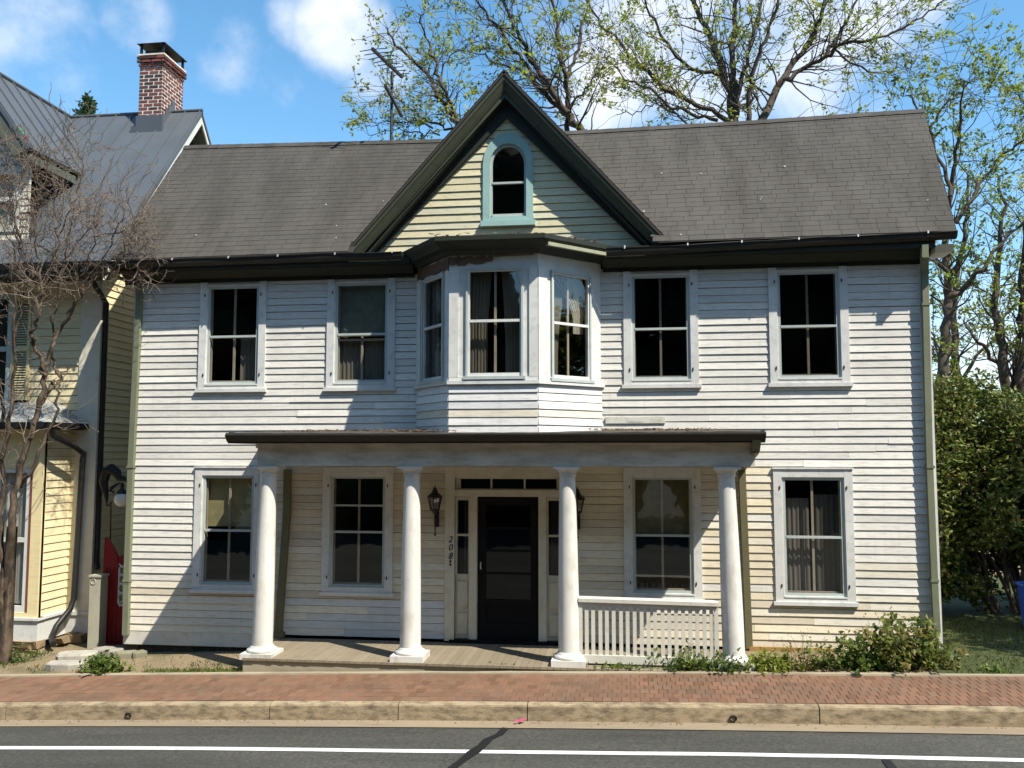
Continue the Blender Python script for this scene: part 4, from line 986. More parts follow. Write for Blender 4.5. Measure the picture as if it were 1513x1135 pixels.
clap(mb, FC, 3.2, 6.4, .118, lambda z: [(CX-min(hw(z), 1.06), CX+min(hw(z), 1.06))] if hw(z) > .06 else [], [(-11.2, -9.98, 3.75, 4.75)], lambda u, z: (.60, .57, .47), rr=ry_); Y('cross_gable_wall', mb, M['siding'])
mb = MB()
for sg in (1, -1):
    def mirror(p): return p if sg > 0 else (2*CX-p[0], p[1], p[2])
    mb.prism([mirror(cplane(CX, CFy+.02, -.065)), mirror(cplane(CE, CFy+.02, -.065)), mirror(cplane(CE-.02, CFy+.02, -.30)), mirror(cplane(CX-.17, CFy+.02, -.30))], (0, .04, 0))
    mb.add([mirror(cplane(CX, CFy+.06, -.18)), mirror(cplane(CE, CFy+.06, -.18)), mirror(cplane(CE, .72, -.18)), mirror(cplane(CX, .72, -.18))], [(0, 1, 2, 3)])
mb.box(CE-.06, CE-.02, CFy+.07, 1.7, CEz-.22, CEz-.09)
Y('rake_trim', mb, paint('grey_olive_trim', (.10, .11, .09), (.06, .06, .05), .4))
mb = MB()
for cx_, cz_, s, c in ((-9.95, 5.28, .13, (.10, .30, .12)), (-9.80, 5.20, .06, (.5, .07, .06))):
    for i in range(7):
        a = i*.9; mb.lathe(0, 0, [(.01, -.02), (s*.5, 0), (.01, .02)], 8, c); nv = 40
        for j in range(len(mb.v)-nv, len(mb.v)): px_, py_, pz_ = mb.v[j]; mb.v[j] = (cx_+s*.6*math.cos(a)+px_, .52+pz_, cz_+s*.6*math.sin(a)+py_)
Y('gable_ornament', mb, M['leaf'])
# eave, rake board on the right gable
mb = MB(); mb.box(-13, RXE, ye_-.02, ye_+.03, ze_-.22, ze_-.065); mb.box(-13, RXE-.02, ye_+.03, YF-.02, ze_-.20, ze_-.17); Y('eave_trim', mb, M['green'])
mb = MB(); mb.prism([(-13, ye_-.02, ze_-.13), (-13, ye_-.05, ze_-.11), (-13, ye_-.06, ze_-.02), (-13, ye_-.02, ze_-.02)], (13+RXE, 0, 0)); Y('gutter', mb, M['black'])
mb = MB()
A, B_ = V(ymain(RXE-.02, -.02, -.065)), V(ymain(RXE-.02, 1.0, -.065)); dz = V((0, .0, -.20))
mb.add([A, B_, B_+dz, A+dz, A+V((-.03, 0, 0)), B_+V((-.03, 0, 0)), B_+dz+V((-.03, 0, 0)), A+dz+V((-.03, 0, 0))], [(0, 3, 2, 1), (4, 5, 6, 7), (0, 1, 5, 4), (2, 3, 7, 6)])
C_ = V((RXE-.02, 2*yr_-ye_, ze_-.09)); mb.add([B_, C_, C_+dz, B_+dz, B_+V((-.03, 0, 0)), C_+V((-.03, 0, 0)), C_+dz+V((-.03, 0, 0)), B_+dz+V((-.03, 0, 0))], [(0, 3, 2, 1), (4, 5, 6, 7), (2, 3, 7, 6)])
q0, q1 = A+V((-.03, 0, -.1)), B_+V((-.03, 0, -.1)); mb.add([q0, q1, q1+V((-.36, 0, 0)), q0+V((-.36, 0, 0))], [(0, 1, 2, 3)])
Y('rake_board', mb, M['soffit_white'])
# chimney
cy0 = 2.9; cxa, cxb = PY(205, 130, cy0).x, PY(240, 130, cy0).x; cyb = PX(271, 130, cxb).y; czt = PY(222, 80, cy0).z; czb = 5.9
mb = MB(); mb.box(cxa+.008, cxb-.008, cy0+.008, cyb-.008, czb, czt-.02); mb.box(cxa-.03, cxb+.03, cy0-.03, cyb+.03, czt-.03, czt)
ch = Y('chimney', mb, M['mortar'])
mb = MB(); z = czb; r = 0
def bcol2(): t = ry_.uniform(.6, 1.2); return (.19*t, .065*t, .05*t) if ry_.random() < .75 else (.09*t, .045*t, .04*t)
while z < czt-.07:
    grow_ = .045 if z > czt-.30 else 0
    if czt-.30 < z < czt-.23: grow_ = .02
    h = .043
    for (L, fn) in ((cxb-cxa+2*grow_, lambda u0, u1, g: (cxa-g+u0, cxa-g+u1, cy0-g, cy0-g+.05)), (cyb-cy0+2*grow_, lambda u0, u1, g: (cxb+g-.05, cxb+g, cy0-g+u0, cy0-g+u1))):
        u = -(r % 2)*.1
        while u < L:
            a, b_ = max(u, .0), min(u+.195, L)
            if b_-a > .03:
                x0, x1, y0, y1 = fn(a+.010, b_-.010, grow_); j = ry_.uniform(-.003, .003); mb.box(x0, x1+j*0, y0, y1, z, z+h+ry_.uniform(-.004, .002), bcol2())
            u += .205
    z += .0715; r += 1
link('brickwork', mb, M['chim_brick'], ch)
mb = MB()
for x_ in (cxa+.02, cxb-.02):
    for y_ in (cy0+.02, cyb-.02): mb.box(x_-.02, x_+.02, y_-.02, y_+.02, czt, czt+.2)
mb.add([(cxa-.05, cy0-.05, czt+.20), (cxb+.05, cy0-.05, czt+.20), (cxb+.05, cyb+.05, czt+.20), (cxa-.05, cyb+.05, czt+.20), (cxa+.1, cy0+.15, czt+.27), (cxb-.1, cy0+.15, czt+.27), (cxb-.1, cyb-.15, czt+.27), (cxa+.1, cyb-.15, czt+.27)], [(0, 3, 2, 1), (4, 5, 6, 7), (0, 1, 5, 4), (1, 2, 6, 5), (2, 3, 7, 6), (3, 0, 4, 7)])
link('chimney_cap', mb, M['black'], ch); mb = MB(); mb.box(cxa+.07, cxb-.07, cy0+.07, cyb-.07, czt, czt+.1); link('flue', mb, M['black'], ch)
mb = MB(); zf = lambda y: ze_+(y-ye_)*ysl
mb.box(cxa-.03, cxb+.03, cy0-.015, cy0+.02, zf(cy0)-.05, zf(cy0)+.24); mb.box(cxa-.08, cxb+.08, cy0-.10, cy0-.016, zf(cy0)-.12, zf(cy0)-.0)
for k in range(4):
    y0 = cy0+.02+k*.11; mb.box(cxb+.0, cxb+.018, y0, y0+.11, zf(y0)-.05, zf(y0+.11)+.12)
link('flashing', mb, M['metal_roof'], ch)
# front bay
BXr, BYf = -9.0, .2
FB = frame((0, BYf, 0), (1, 0, 0), (0, -1, 0)); FBs = frame((BXr, 0, 0), (0, 1, 0), (1, 0, 0))
mb = MB(); clap(mb, FBs, -2.5, .5, .124, lambda z: [(BYf+.05, YF)], [], ycol, rr=ry_, lip=.016); 
mb.fbox(FB, -9.14, BXr+.03, -2.5, .5, -.05, .03, (.74, .63, .36)); mb.fbox(FBs, BYf-.0, BYf+.06, -2.5, .5, -.03, .03, (.74, .63, .36)); mb.fbox(FB, -11, -9.14, -.2, .5, -.05, .028, (.74, .63, .36))
mb.fbox(FB, -11, -10.1, -2.5, -.2, -.05, .028, (.74, .63, .36)); mb.fbox(FB, -10.1, -9.14, -2.5, -2.42, -.05, .03, (.74, .63, .36))
byw = Y('front_bay', mb, M['yellow'])
mb = MB(); mb.fbox(FB, -11, BXr+.05, -2.86, -2.53, -.1, .04); mb.fbox(FB, -11, BXr+.08, -2.53, -2.49, -.1, .07); mb.fbox(FBs, BYf-.01, YF, -2.86, -2.53, -.1, .04); mb.fbox(FBs, BYf-.02, YF, -2.53, -2.49, -.1, .07)
link('base_board', mb, M['trim'], byw)
mb = MB(); mb.fbox(FB, -9.175, -9.145, -2.42, -.2, -.05, .026); link('casing_strip', mb, paint('rust_red_trim', (.22, .06, .03), (.1, .04, .02), .4), byw)
mb = MB()
for a, b_, c, d in ((-9.25, -9.18, -2.42, -.2), (-10.1, -10.02, -2.42, -.2), (-10.02, -9.25, -.28, -.2), (-10.02, -9.25, -2.42, -2.32), (-10.02, -9.25, -1.35, -1.28), (-9.70, -9.66, -2.32, -.28)): mb.fbox(FB, a, b_, c, d, -.05, .01)
wv = Y('window', mb, M['soffit_white']); wv['label'] = 'tall white ground floor window of the yellow bay'
mb = MB(); mb.quad(FB(-10.02, -2.32, -.02), FB(-9.25, -2.32, -.02), FB(-9.25, -.28, -.02), FB(-10.02, -.28, -.02)); link('pane', mb, M['glass'], wv)
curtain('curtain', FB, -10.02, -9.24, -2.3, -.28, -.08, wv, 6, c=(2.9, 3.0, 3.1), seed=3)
mb = MB(); e = .25
p = [(-11.2, BYf-e, .50), (BXr+e, BYf-e, .50), (BXr+e, YF-.0, .50), (-11.2, YF-.03, .86), (BXr-.25, YF-.03, .86), (-11.2, BYf-e, .47), (BXr+e, BYf-e, .47), (BXr+e, YF-.0, .47)]
mb.add(p, [(0, 1, 4, 3), (1, 2, 4), (0, 5, 6, 1), (1, 6, 7, 2)])
for x in np.arange(-11, BXr, .36): mb.bar((x, BYf-e, .51), (x, YF-.05, .86), .012, .025)
link('bay_roof', mb, plain('pale_metal_roof', (.38, .385, .37), .5, .1), byw)
mb = MB(); mb.box(-11.2, BXr+e-.02, BYf-e+.02, YF-.02, .40, .468); mb.box(-11.2, BXr+e+.04, BYf-e-.08, BYf-e, .41, .50); mb.box(BXr+e, BXr+e+.07, BYf-e, YF-.02, .41, .50); link('bay_gutter', mb, M['black'], byw)
def spipe(pts, r=.04): mb = MB(); mb.tube(pts, r, 10); return mb
x = BXr+.14
Y('downspout', spipe([(BXr+.27, BYf-.2, .42), (BXr+.27, BYf-.18, .30), (BXr+.30, .55, .12), (BXr+.28, .80, .02), (BXr+.26, .81, -.1), (BXr+.20, .81, -2.3), (BXr+.18, .76, -2.45), (BXr+.10, .55, -2.68), (BXr+.16, .35, -2.82), (BXr+.33, .15, -2.87)], .045), M['black'])['label'] = 'black downspout with a curved foot beside the yellow bay'
Y('downspout', spipe([(YX+.07, ye_-.05, ze_-.15), (YX+.06, .6, 2.75), (YX+.06, .94, 2.5), (YX+.06, .94, -1.7), (YX+.09, .92, -1.85)], .045), M['black'])['label'] = 'black downspout beside the corner board of the yellow house'
# upper windows and shutter
mb = MB()
for a, b_, c, d in ((-10.22, -10.12, .85, 2.7), (-11, -10.22, 2.62, 2.7), (-11, -10.22, .85, .93), (-11, -10.22, 1.72, 1.80)): mb.fbox(FYf, a, b_, c, d, -.05, .02)
wv = Y('window', mb, M['sash']); wv['label'] = 'upper window of the yellow house beside a louvred shutter'
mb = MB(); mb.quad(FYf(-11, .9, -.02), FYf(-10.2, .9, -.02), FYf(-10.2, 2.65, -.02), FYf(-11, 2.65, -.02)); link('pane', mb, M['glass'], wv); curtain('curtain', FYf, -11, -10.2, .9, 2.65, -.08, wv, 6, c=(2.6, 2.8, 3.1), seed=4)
mb = MB()
for a, b_, c, d in ((-10.12, -10.07, .9, 2.65), (-9.84, -9.79, .9, 2.65), (-10.07, -9.84, 2.57, 2.65), (-10.07, -9.84, .9, .98), (-10.07, -9.84, 1.72, 1.80)): mb.fbox(FYf, a, b_, c, d, .0, .04, (.64, .56, .33))
z = .99
while z < 2.56:
    mb.add([FYf(-10.07, z, .035), FYf(-9.84, z, .035), FYf(-9.84, z+.035, .008), FYf(-10.07, z+.035, .008)], [(0, 1, 2, 3)], (.64, .56, .33)); z += .042
Y('shutter', mb, M['yellow'])
mb = MB()
for a, b_, c, d in ((-10.08, -9.98, 3.7, 4.8), (-11.2, -10.08, 4.68, 4.8), (-11.2, -10.08, 3.7, 3.8), (-11.2, -10.08, 4.22, 4.29)): mb.fbox(FC, a, b_, c, d, -.04, .03)
wv = Y('window', mb, M['soffit_white']); wv['label'] = 'white framed attic window under the cross gable'
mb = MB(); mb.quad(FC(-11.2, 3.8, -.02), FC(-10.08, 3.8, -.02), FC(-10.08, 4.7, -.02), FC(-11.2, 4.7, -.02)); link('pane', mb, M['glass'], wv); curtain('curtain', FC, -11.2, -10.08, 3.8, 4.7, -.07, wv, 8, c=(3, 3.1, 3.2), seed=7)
mb = MB(); rg = random.Random(6)
for k in range(46):                                            # rubble stone footing
    x = rg.uniform(-11, BXr+.35); y = BYf+.02 if x < BXr else rg.uniform(.3, .9); s = rg.uniform(.08, .15); z = zs(x)+rg.uniform(-.05, .12); t = rg.uniform(.6, 1.2)
    vs = [(x+s*a*rg.uniform(.7, 1.1), y+.12*b_*rg.uniform(.8, 1.1), z+s*.55*c*rg.uniform(.7, 1.1)) for a, b_, c in ((-1,-.6,-1),(1,-.6,-1),(1,1,-1),(-1,1,-1),(-.8,-1,.9),(.8,-1,.9),(.8,1,1),(-.8,1,1))]
    mb.add(vs, [(0,3,2,1),(4,5,6,7),(0,1,5,4),(1,2,6,5),(2,3,7,6),(3,0,4,7)], (.30*t, .22*t, .13*t))
Y('foundation', mb, M['stone'])

# ------------------------------------------------------------------ gate, lamp, post in the gap
gx0, gx1 = PY(149, 900, .6).x, PY(172, 900, .6).x; gz = -2.98
gate = thing('garden_gate', ((gx0+gx1)/2, .6, gz), 'tall dark red wooden gate with curved top and white lattice, between the two houses', 'gate')
pts = [(gx0, gz), (gx1, gz), (gx1, PY(178, 835, .6).z)]
zt = PY(158, 795, .6).z; za = PY(178, 835, .6).z
for i in range(8):
    t = i/7; pts.append((gx1-(gx1-gx0)*.75*t, za+(zt-za)*(t**.55 if True else t)))
pts.append((gx0+.02, zt))
mb = MB(); mb.prism([(x, .6, z) for x, z in pts], (0, .05, 0))
for k in range(1, 4): xx = gx0+(gx1-gx0)*k/4; mb.box(xx-.004, xx+.004, .592, .6, gz+.05, zt-.45)
link('gate_panel', mb, M['red'], gate)
gx2 = PY(200, 900, .6).x
mb = MB(); mb.box(gx1+.002, gx2+.1, .61, .65, gz, -2.36); mb.box(gx1+.002, gx2+.1, .61, .65, PY(185, 838, .6).z-.02, PY(185, 822, .6).z); links('gate_rail', mb, M['red'], gate, lambda c: c.z > -2.2)
mb = MB(); lz0, lz1 = -2.36, PY(185, 836, .6).z; lx0 = gx1+.012; lx1 = gx2+.02
mb.box(lx0, lx1, .60, .62, lz0, lz0+.03); mb.box(lx0, lx1, .60, .62, lz1-.03, lz1); mb.box(lx0, lx0+.02, .60, .62, lz0, lz1)
z = lz0+.03
while z < lz1-.12:
    mb.bar((lx0, .61, z), (lx1, .61, z+.2), .012, .02); mb.bar((lx0, .612, z+.2), (lx1, .612, z), .012, .02)
    c = V(((lx0+lx1)/2-.03, .605, z+.1)); mb.tube([c+V((.05*math.cos(a), 0, .05*math.sin(a))) for a in [i*.7 for i in range(10)]], .008, 4); z += .14
link('lattice', mb, M['soffit_white'], gate)
mb = MB(); mb.tube([(gx0+.03, .585, -1.95), (gx0+.03, .56, -1.93), (gx0+.03, .56, -1.86), (gx0+.03, .585, -1.84)], .008, 6); link('handle', mb, M['black'], gate)
lp = thing('globe_lamp', (PX(163, 790, -8.2).x, .75, -1.3), 'white globe lamp hanging from a black dragon shaped bracket above the red gate', 'lamp')
LY = .75
def L2(px, py): return PY(px, py, LY)
mb = MB(); a, b_ = L2(163, 798), L2(164, 742); mb.tube([a, b_], .012, 6); link('pole', mb, paint('dark_red_pole', (.08, .012, .012)), lp)
mb = MB()                                                      # curling dragon body, head, crest
body = [L2(*q) for q in ((158, 742), (156, 728), (153, 712), (157, 698), (165, 693), (173, 699), (177, 707), (183, 707), (188, 710))]
mb.tube(body, [.02, .05, .075, .085, .09, .075, .055, .045, .02], 8)
for q0, q1, w in (((157, 698), (152, 690), .03), ((161, 694), (160, 686), .03), ((167, 692), (168, 686), .025), ((153, 706), (148, 700), .025), ((153, 715), (148, 712), .025), ((155, 725), (149, 723), .02), ((172, 698), (176, 692), .02), ((186, 708), (191, 705), .015), ((186, 711), (190, 714), .012)):
    mb.tube([L2(*q0), L2(*q1)], [w, .004], 5)
mb.tube([L2(157, 740), L2(158, 747), L2(161, 748), L2(162, 743)], [.015, .014, .012, .006], 6)
mb.tube([L2(164, 722), L2(172, 716), L2(178, 714)], [.03, .02, .012], 6); mb.tube([L2(162, 724), L2(168, 728), L2(170, 724)], [.022, .014, .006], 6)
link('bracket', mb, M['black'], lp)
c = L2(180, 738); mb = MB(); r = .118
mb.lathe(c.x, c.y, [(r*math.sin(math.pi*i/14)+.001, c.z-r*math.cos(math.pi*i/14)) for i in range(15)], 24); link('lamp_globe', mb, M['globe'], lp)
mb = MB(); mb.lathe(c.x, c.y, [(.085, c.z+.09), (.075, c.z+.13), (.03, c.z+.17), (.02, c.z+.2), (.035, c.z+.22), (.012, c.z+.27)], 16); link('lamp_cap', mb, M['black'], lp)
px0, px1 = PY(131, 900, .35).x, PY(147, 900, .35).x
mb = MB(); zt = PY(140, 850, .35).z; mb.box(px0, px1, .35, .55, -3.0, zt-.03); mb.box(px0-.015, px1+.015, .335, .565, zt-.03, zt); 
for k in range(10): pass
mb.tube([(px0+.02+.05*(1-math.cos(a))*.8, .346, zt-.1-.04*math.sin(a)) for a in [i*.5 for i in range(12)]], .006, 5)
tag(link('gate_post', mb, M['pale_post'], None, ((px0+px1)/2, .45, -3.0)), 'short pale wooden post left of the red gate', 'post')
# flagstones and rubble left of the porch
rf = random.Random(12)
def slab(cx, cy, w, d, h, rot, c, z0, lab, name='stone_slab', cat='stone', grp=None):
    mb = MB(); n = 9; ps = []
    for i in range(n): a = 2*math.pi*i/n; ps.append((w/2*rf.uniform(.85, 1.05)*(abs(math.cos(a))**.6)*(1 if math.cos(a) > 0 else -1), d/2*rf.uniform(.85, 1.05)*(abs(math.sin(a))**.6)*(1 if math.sin(a) > 0 else -1)))
    R_ = lambda x, y: (cx+x*math.cos(rot)-y*math.sin(rot), cy+x*math.sin(rot)+y*math.cos(rot))
    vs = [(*R_(x, y), z0) for x, y in ps]+[(*R_(x*1.02, y*1.02), z0+h*.8) for x, y in ps]+[(*R_(x*.93, y*.93), z0+h+rf.uniform(-.006, .006)) for x, y in ps]
    mb.add(vs, [(i, (i+1) % n, n+(i+1) % n, n+i) for i in range(n)]+[(n+i, n+(i+1) % n, 2*n+(i+1) % n, 2*n+i) for i in range(n)]+[tuple(range(2*n, 3*n))], c)
    o = link(name, mb, M['stone'], None, (cx, cy, z0)); return tag(o, lab, cat, grp)
def gp(px, py, h=0):
    p = PY(px, py, -1)
    for _ in range(15): r = ray(px, py); t = (yardz(p.x, p.y)+h)/r.z; p = V((r.x*t, r.y*t-CD, r.z*t))
    return p
for i, (px, py, w, d, h, rot, t, lab) in enumerate(((98, 988, .55, .26, .10, .15, 1.0, 'front pale grey paving slab lying loose left of the weed'), (112, 977, .6, .3, .13, .35, 1.1, 'long pale slab just behind the front paving slab'), (160, 966, .5, .28, .09, .0, .9, 'flat pale stone behind the leafy weed, under the house corner'),
        (186, 972, .3, .2, .10, .4, .6, 'brownish stone right of the flat pale stone'), (205, 971, .22, .18, .09, .9, .5, 'small dark brown stone at the house corner'))):
    p = gp(px, py); slab(p.x, p.y, w, d, h, rot, (.36*t, .34*t, .29*t*(.8 if t < .8 else 1)), zs(p.x)-.02, lab, grp='loose stones left of the porch')

# ------------------------------------------------------------------ vegetation helpers
def tri_leaf(mb, p, s, rr, c, flat=None):
    d = V((rr.gauss(0, 1), rr.gauss(0, 1), rr.gauss(0, 1)*.7-.15)); 
    if d.length < .05: d = V((1, 0, 0))
    d.normalize(); q = d.cross(V((rr.gauss(0, 1), rr.gauss(0, 1), rr.gauss(0, 1)+1.2))); 
    if q.length < .05: q = d.orthogonal()
    q.normalize(); n = d.cross(q)
    mb.add([p, p+d*s*.45+q*s*.28+n*s*.07, p+d*s, p+d*s*.45-q*s*.28+n*s*.07], [(0, 1, 2, 3)], c)
def wander(rr, p, d, L, n, wig, lift=0.0):
    pts = [p]; d = d.normalized()
    for i in range(n):
        d = (d+V((rr.gauss(0, wig), rr.gauss(0, wig), rr.gauss(0, wig)+lift))).normalized(); pts.append(pts[-1]+d*(L/n))
    return pts
def sprout(rr, wood, tips, p, d, L, r, lvl, cfg):
    n = max(3, min(6, int(L/cfg['seg'])+2)); pts = wander(rr, p, d, L, n, cfg['wig'], cfg['lift'])
    rads = [max(cfg['rmin'], r*(1-.8*i/n)) for i in range(n+1)]
    wood.tube(pts, rads, 5 if r > .03 else (4 if r > .012 else 3), cap=False)
    if lvl <= 0:
        tips += [(pts[-1], (pts[-1]-pts[-2]).normalized()), (pts[n//2], (pts[-1]-pts[-2]).normalized())]; return
    for i in range(1, n+1):
        for _ in range(cfg['kids']):
            if rr.random() > cfg['prob']: continue
            dd = (pts[i]-pts[i-1]).normalized(); ax = V((rr.gauss(0, 1), rr.gauss(0, 1), rr.gauss(0, 1))).cross(dd)
            if ax.length < .05: continue
            ax.normalize(); ang = rr.uniform(.35, 1.0); nd = (Matrix.Rotation(ang, 3, ax) @ dd)
            sprout(rr, wood, tips, pts[i], nd, L*rr.uniform(.4, .75), max(cfg['rmin'], rads[i]*.7), lvl-1, cfg)
    tips.append((pts[-1], (pts[-1]-pts[-2]).normalized()))
def px_limb(poly, y0, yj, rr):
    out = []; yy = y0
    for i, q in enumerate(poly):
        out.append(PY(q[0], q[1], yy)); yy += rr.uniform(-yj, yj)
    return out
def subdiv(pts, rr, j):
    out = []
    for a, b_ in zip(pts[:-1], pts[1:]):
        for k in range(4):
            t = k/4; out.append(a+(b_-a)*t+(V((rr.gauss(0, j), rr.gauss(0, j), rr.gauss(0, j))) if k else V((0, 0, 0))))
    out.append(pts[-1]); return out
def tree(name, label, limbs, base, seed, cfg, leaf, mat_wood='bark', y0=11, yj=.5, group=None, spr=1.3, sl=(.9, 2.0)):
    rr = random.Random(seed); wood = MB(); tips = []; limbm = MB() if isinstance(mat_wood, tuple) else wood
    for poly, r0, r1 in limbs:
        pts = subdiv(px_limb(poly, y0, yj, rr), rr, .04*cfg.get('rough', 1)); n = len(pts)
        rads = [r0+(r1-r0)*i/(n-1) for i in range(n)]
        limbm.tube(pts, rads, 8 if r0 > .08 else 6)
        for i in range(1, n):
            f = i/n
            if f < cfg.get('bare', 0) or (pts[i].z < cfg.get('zmin', -99) and rr.random() < .9): continue
            k = int(spr)+(1 if rr.random() < spr % 1 else 0)
            for _ in range(k):
                dd = (pts[i]-pts[i-1]).normalized(); ax = V((rr.gauss(0, 1), rr.gauss(0, 1), rr.gauss(0, 1))).cross(dd)
                if ax.length < .05: continue
                nd = Matrix.Rotation(rr.uniform(.4, 1.1), 3, ax.normalized()) @ dd
                sprout(rr, wood, tips, pts[i], nd, rr.uniform(*sl), max(cfg['rmin'], min(.03, rads[i]*.36)), cfg['lvl'], cfg)
    bx = V(base)
    if base: limbm.tube([bx, bx+V((.03, 0, 2)), px_limb([limbs[0][0][0]], y0, 0, rr)[0]], [limbs[0][1]*1.6, limbs[0][1]*1.2, limbs[0][1]], 10)
    t = thing(name, bx, label, 'tree', group)
    if isinstance(mat_wood, tuple): link('trunk', limbm, M[mat_wood[0]], t); link('branches', wood, M[mat_wood[1]], t)
    else: link('trunk', wood, M[mat_wood], t)
    if leaf:
        lm = MB()
        for p, d in tips:
            if rr.random() > leaf['keep']: continue
            n = rr.randint(*leaf['n']); t_ = rr.uniform(.65, 1.25); c = leaf['cols'][rr.randrange(len(leaf['cols']))]
            for _ in range(n):
                k = t_*rr.uniform(.85, 1.15); q = p+V((rr.gauss(0, leaf['r']), rr.gauss(0, leaf['r']), rr.gauss(0, leaf['r'])))
                tri_leaf(lm, q, leaf['s']*rr.uniform(.6, 1.2), rr, (c[0]*k, c[1]*k, c[2]*k))
        link('foliage', lm, M['leaf'], t)
    return t
SPRING = [(.29, .34, .05), (.24, .30, .045), (.34, .35, .06), (.15, .21, .04)]
cfgA = dict(seg=.28, wig=.20, lift=.05, rmin=.0055, kids=1, prob=.34, lvl=2, bare=.05)
leafA = dict(keep=.40, n=(7, 11), r=.05, s=.11, cols=SPRING)
gy = lambda x: -2.7
main_limbs = [
 ([(1083, 330), (1086, 200), (1080, 150), (1068, 100), (1052, 60), (1032, 20), (1015, -30), (1005, -90)], .15, .04),
 ([(1086, 190), (1088, 130), (1082, 80), (1085, 30), (1090, -40), (1095, -110)], .10, .04),
 ([(1084, 185), (1095, 120), (1108, 70), (1122, 20), (1130, -50)], .07, .03),
 ([(1086, 300), (1124, 180), (1148, 130), (1172, 92), (1198, 58), (1215, 15), (1228, -50)], .125, .04),
 ([(1150, 128), (1182, 104), (1222, 82), (1248, 64), (1290, 58), (1330, 44), (1372, 16), (1400, -5)], .07, .015),
 ([(1222, 82), (1240, 52), (1258, 20), (1275, -30)], .06, .02),
 ([(1232, 72), (1262, 95), (1300, 108), (1330, 100)], .035, .012),
 ([(1080, 182), (1040, 160), (1005, 140), (975, 125), (950, 100), (925, 75), (895, 45), (872, 10), (850, -40)], .07, .02),
 ([(1060, 178), (1020, 168), (985, 155), (960, 130), (930, 120), (905, 95), (885, 70)], .05, .015),
 ([(1068, 110), (1030, 105), (1000, 85), (975, 50), (955, 10), (940, -40)], .06, .02),
 ([(1104, 200), (1106, 140), (1118, 90), (1135, 50), (1150, 0), (1160, -50)], .07, .03),
 ([(1020, 190), (990, 165), (968, 150), (940, 165), (910, 170)], .03, .01),
]
tree('leafing_tree', 'largest background tree, spreading dark limbs with sparse young leaves behind the right roof', main_limbs, (PY(1083, 330, 11).x, 11, -2.7), 5, cfgA, leafA, spr=1.25, group='spring trees behind the house')
mid_limbs = [
 ([(900, 260), (860, 195), (835, 165), (812, 130), (790, 95), (770, 60), (752, 20), (740, -30)], .11, .03),
 ([(850, 185), (815, 150), (790, 125), (768, 80), (738, 40), (710, 10), (685, -20)], .07, .02),
 ([(842, 230), (838, 150), (832, 100), (822, 50), (815, 0), (812, -50)], .07, .03),
 ([(836, 120), (850, 80), (858, 40), (870, 0), (880, -40)], .05, .02),
 ([(812, 130), (775, 110), (740, 95), (705, 80), (670, 72)], .035, .01),
 ([(835, 165), (862, 140), (880, 110), (890, 80)], .03, .012)]
tree('leafing_tree', 'slender tree with leaning parallel stems rising behind the gable peak', mid_limbs, (PY(900, 260, 8.5).x, 8.5, -2.7), 9, cfgA, leafA, y0=8.5, yj=.4, spr=1.15, sl=(.7, 1.6), group='spring trees behind the house')
lef_limbs = [
 ([(720, 230), (680, 190), (662, 165), (645, 135), (632, 108), (600, 80), (575, 50), (570, 40)], .075, .015),
 ([(676, 190), (664, 150), (650, 120), (644, 90), (636, 70), (622, 35), (618, 20)], .05, .015),
 ([(668, 190), (640, 182), (612, 165), (590, 148), (565, 140)], .03, .008),
 ([(645, 130), (655, 95), (668, 80), (690, 70)], .025, .008), ([(640, 190), (615, 178), (598, 180), (560, 182), (540, 188)], .022, .007), ([(650, 200), (620, 195), (590, 190), (545, 200)], .02, .007)]
tree('leafing_tree', 'small leafy tree seen between the antenna and the gable', lef_limbs, (PY(720, 230, 6.5).x, 6.5, -2.7), 14, dict(cfgA, lvl=1, prob=.5), dict(leafA, keep=.5, n=(5, 8), s=.10), y0=6.5, yj=.25, spr=1.4, sl=(.35, .9), group='spring trees behind the house')
rt1 = [
 ([(1388, 620), (1392, 560), (1398, 500), (1402, 440), (1400, 400), (1396, 360), (1402, 300), (1412, 240), (1420, 180), (1425, 120)], .15, .015),
 ([(1402, 440), (1425, 425), (1450, 400), (1470, 370), (1500, 340), (1530, 320)], .07, .02), ([(1398, 400), (1380, 385), (1365, 372)], .05, .02),
 ([(1412, 330), (1440, 290), (1470, 240), (1500, 215), (1530, 200)], .05, .015), ([(1404, 290), (1390, 240), (1372, 190), (1350, 150), (1330, 130)], .05, .015), ([(1372, 190), (1400, 150), (1425, 130), (1445, 110)], .03, .01)]
leafR = dict(leafA, keep=.58, n=(7, 11), s=.115, cols=[(.19, .26, .04), (.24, .30, .05), (.29, .32, .055), (.13, .19, .035)])
tree('leafing_tree', 'crooked tree close beside the right end of the house with a bent trunk', rt1, (PY(1388, 620, 8).x, 8, -2.7), 23, cfgA, leafR, 'bark', 8, .35, spr=.9, sl=(.6, 1.4), group='spring trees right of the house')
rt2 = [
 ([(1424, 650), (1420, 580), (1412, 530), (1408, 470), (1415, 400), (1425, 330), (1430, 260)], .15, .03), ([(1418, 570), (1400, 545), (1385, 520), (1375, 490)], .06, .02),
 ([(1415, 580), (1440, 530), (1470, 500), (1490, 460), (1500, 410)], .05, .02)]
tree('leafing_tree', 'slim straight trunk right of the crooked tree, above the hedge', rt2, (PY(1424, 650, 12).x, 12, -2.7), 29, dict(cfgA, bare=.2), leafR, 'bark', 12, .4, spr=1.2, sl=(.9, 2.0), group='spring trees right of the house')
